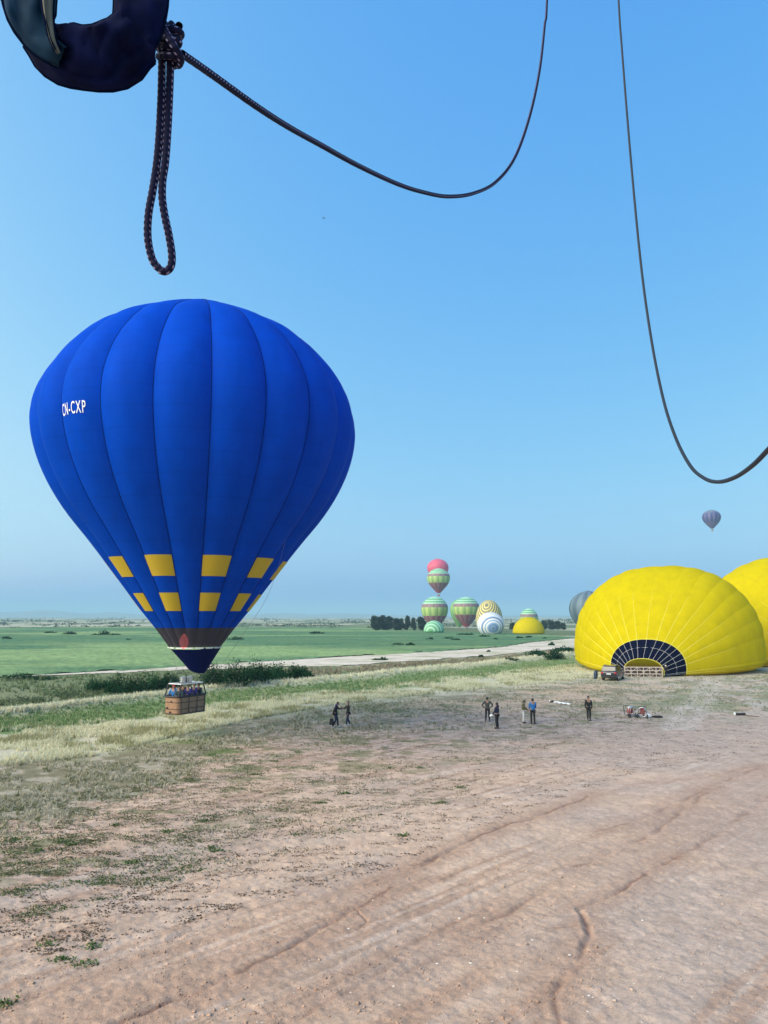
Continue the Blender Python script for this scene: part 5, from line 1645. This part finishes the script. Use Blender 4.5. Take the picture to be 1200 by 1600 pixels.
# ------------------------------------------------------------------ the ropes and padded strap of the balloon the photograph is taken from
def rope_mat():
    m = bpy.data.materials.new('flecked_braid')
    m.use_nodes = True
    n, l = m.node_tree.nodes, m.node_tree.links
    b = n['Principled BSDF']
    uv = n.new('ShaderNodeUVMap'); uv.uv_map = 'rope'
    sx = n.new('ShaderNodeSeparateXYZ'); l.new(uv.outputs[0], sx.inputs[0])

    def math_(op, a, b_=None):
        q = n.new('ShaderNodeMath'); q.operation = op
        for i, v in enumerate((a, b_)):
            if v is None: continue
            if isinstance(v, (int, float)): q.inputs[i].default_value = v
            else: l.new(v, q.inputs[i])
        return q.outputs[0]
    u4 = math_('MULTIPLY', sx.outputs[0], 6.0)
    col = math_('FLOOR', u4)
    fu = math_('FRACT', u4)
    v0 = math_('DIVIDE', sx.outputs[1], 0.0078)
    v1 = math_('ADD', v0, math_('MULTIPLY', col, 0.5))
    v2 = math_('ADD', v1, math_('MULTIPLY', fu, 0.35))
    fv = math_('FRACT', v2)
    a = math_('LESS_THAN', math_('ABSOLUTE', math_('SUBTRACT', fu, 0.5)), 0.26)
    c = math_('LESS_THAN', math_('ABSOLUTE', math_('SUBTRACT', fv, 0.5)), 0.20)
    odd = math_('FRACT', math_('MULTIPLY', col, 0.5))
    k = math_('MULTIPLY', math_('MULTIPLY', a, c), math_('LESS_THAN', odd, 0.25))
    mx = n.new('ShaderNodeMix'); mx.data_type = 'RGBA'
    l.new(k, mx.inputs[0])
    mx.inputs[6].default_value = (0.004, 0.005, 0.030, 1)
    mx.inputs[7].default_value = (0.26, 0.23, 0.38, 1)
    l.new(mx.outputs[2], b.inputs['Base Color'])
    b.inputs['Roughness'].default_value = 0.75
    b.inputs['Specular IOR Level'].default_value = 0.2
    # the weave itself
    w = n.new('ShaderNodeMath'); w.operation = 'SINE'
    l.new(math_('ADD', math_('MULTIPLY', v0, 6.2832), math_('MULTIPLY', sx.outputs[0], 6.2832 * 2)), w.inputs[0])
    bp = n.new('ShaderNodeBump'); bp.inputs['Strength'].default_value = 0.6; bp.inputs['Distance'].default_value = 0.001
    l.new(w.outputs[0], bp.inputs['Height']); l.new(bp.outputs[0], b.inputs['Normal'])
    return m

M_ROPE = rope_mat()

def ray_pts(P):
    """(column, row, distance along the view axis) -> place"""
    out = []
    for x, y, d in P:
        v = ray(x, y)
        out.append(np.array(Vector((0, 0, CAMZ)) + v * d))
    return out

RR = 0.0050
rope = thing('rope', 'flecked navy rope knotted to the dark strap with a hanging loop', 'rope', at(265, 80, 1.0))
def rope_part(name, P, r_, step, wob=0.06, nseg=14):
    me = tube_mesh(name, catmull(ray_pts(P), step), r_, nseg, wob)
    co = np.empty(len(me.vertices) * 3, np.float32); me.vertices.foreach_get('co', co)
    co = co.reshape(-1, 3) - np.array(rope.location, np.float32)
    me.vertices.foreach_set('co', co.ravel())
    return link(name, me, rope, M_ROPE, True)
rope_part('hanging_loop', [(258, 38, 1.02), (253, 60, 1.0), (253, 100, 1.0), (252, 150, 1.0), (249, 210, 1.0), (245, 255, 1.0), (239, 295, 1.0), (232, 335, 1.0), (231, 372, 1.0), (238, 405, 1.0), (250, 421, 1.0), (259, 424, 1.0),
                           (267, 416, 1.0), (268.5, 398, 1.0), (264, 368, 1.0), (258, 340, 1.0), (253.5, 310, 1.0), (254, 282, 1.0), (258, 255, 1.0), (261.5, 210, 1.0), (264.5, 150, 1.0), (266, 100, 1.0), (265, 60, 1.0), (268, 38, 1.02)], RR, 0.0011)
kn = []
for i in range(70):
    t = i / 69
    a = t * 2 * math.pi * 4.2
    kn.append((265 + 15 * math.cos(a) + 3 * math.sin(t * 7), 40 + 58 * t + 5 * math.sin(a), 1.0 + 0.014 * math.sin(a)))
rope_part('knot', kn, RR * 0.95, 0.0015)
rope_part('knot', [(247, 22, 1.01), (254, 40, 0.985), (263, 58, 0.975), (273, 74, 0.975), (282, 90, 0.985), (279, 101, 1.0), (270, 98, 1.015)], RR, 0.0015)
MAIN = [(284, 84, 1.0), (330, 116, 1.08), (400, 166, 1.2), (450, 198, 1.32), (500, 226, 1.45), (560, 259, 1.6), (620, 287, 1.8), (660, 300, 1.92), (700, 307, 2.05), (740, 302, 2.2), (775, 284, 2.35), (805, 245, 2.5), (828, 180, 2.75), (843, 110, 3.0), (851, 40, 3.25), (855, -10, 3.4), (862, -250, 4.3), (866, -600, 6.0)]
rope_part('slack_line', MAIN, RR * 1.02, 0.006, 0.03, 10)

pts = catmull(ray_pts([(1560, -420, 1.25), (1480, -60, 1.15), (1390, 300, 1.12), (1320, 500, 1.18), (1262, 620, 1.28), (1225, 676, 1.4), (1200, 703, 1.5), (1175, 728, 1.62), (1148, 746, 1.78), (1122, 753, 1.95), (1100, 747, 2.1), (1078, 727, 2.25), (1055, 682, 2.45), (1035, 618, 2.65), (1016, 520, 2.9), (1000, 400, 3.15), (984, 230, 3.45), (972, 80, 3.7), (966, -10, 3.85), (955, -250, 4.5), (948, -600, 6.2)]), 0.008)
link_rope = tube_mesh('cord', pts, np.linspace(0.0052, 0.0044, len(pts)), 10)
tag(link('cord', link_rope, None, mat('dark_cord', (0.010, 0.016, 0.028), 0.7)), 'thin plain dark cord hanging in a deep curve at the right', 'cord')

def strap():
    root = thing('padded_strap', 'dark padded canvas strap looping down at the top left corner', 'strap', at(130, 60, 0.95))
    org = np.array(root.location)
    view = np.array(ray(130, 40))

    def fold(name, P, m, thick, seed, crease):
        """P: column, row, distance, half width in the photograph's pixels; a padded flat band with creases across it"""
        c = catmull(ray_pts([q[:3] for q in P]), 0.004)
        n, k = len(c), 26
        key = np.linspace(0, 1, len(P))
        hw = np.interp(np.linspace(0, 1, n), key, [q[3] * q[2] / FPX for q in P])
        T = np.gradient(c, axis=0); T /= np.linalg.norm(T, axis=1)[:, None]
        S = np.cross(T, view); S /= np.linalg.norm(S, axis=1)[:, None]
        D = np.cross(S, T)
        arc = np.cumsum(np.r_[0, np.linalg.norm(np.diff(c, axis=0), axis=1)])
        V = np.empty((n, k, 3))
        for j in range(k):
            p = 2 * math.pi * j / k
            u, w = math.cos(p), math.sin(p)
            edge = 1 + 0.09 * (fbm(arc * 28 + seed, np.full(n, 3.0 * (u > 0)), seed, 3) - 0.5) * 2
            su = math.copysign(abs(u) ** 0.7, u)
            cr = fbm(arc * crease + su * 1.6, su * 2.2 + 0 * arc, seed + 3, 3)
            ridge = np.abs(cr - 0.5) * 2
            V[:, j] = c + S * (hw * su * edge)[:, None] + D * (thick * math.copysign(abs(w) ** 0.8, w) * (0.35 + 1.3 * ridge ** 0.7) + 0.016 * (cr - 0.5))[:, None] - org
        o = link(name, mesh_np(name, V.reshape(-1, 3), grid_faces(n, k, True)), root, m, True)
        for j in (1, k // 2 + 1):
            link('hem', tube_mesh('hem', V[::3, j] * 1.0, 0.0022, 6), o, thread)
        return o

    thread = mat('dark_thread', (0.002, 0.006, 0.025), 0.9, spec=0.02)
    dark = mat('navy_canvas', (0.0012, 0.004, 0.034), 0.85, noise=0.6, nscale=26, bump=0.8, spec=0.12)
    teal = mat('lit_teal_canvas', (0.003, 0.024, 0.055), 0.8, noise=0.5, nscale=20, bump=0.7, spec=0.15)  # left band's lit tone put into a lighter canvas colour
    olive = mat('olive_lit_edge', (0.105, 0.105, 0.080), 0.8, noise=0.5, nscale=18, bump=0.3)  # lit edge of the left band, painted as a paler olive strip
    fold('bottom_fold', [(52, 52, 0.96, 24), (86, 78, 0.955, 38), (118, 90, 0.95, 46), (150, 92, 0.95, 44), (185, 82, 0.955, 46), (214, 58, 0.965, 42)], dark, 0.016, 3, 22)
    fold('right_fold', [(150, 108, 0.985, 16), (185, 92, 0.975, 34), (210, 52, 0.962, 45), (220, 4, 0.962, 43), (216, -60, 0.98, 42), (202, -180, 1.0, 42), (190, -330, 1.02, 42)], dark, 0.015, 9, 26)
    fold('left_fold', [(30, -330, 1.0, 44), (38, -180, 0.98, 44), (43, -60, 0.955, 44), (44, -2, 0.94, 44), (52, 38, 0.935, 43), (72, 70, 0.935, 36), (100, 90, 0.94, 16)], teal, 0.013, 17, 16)
    fold('olive_lit_edge', [(62, -330, 0.985, 16), (68, -180, 0.965, 16), (72, -60, 0.94, 17), (74, -5, 0.922, 16), (76, 30, 0.918, 14), (82, 62, 0.918, 8), (92, 84, 0.925, 3)], olive, 0.006, 23, 20)
strap()
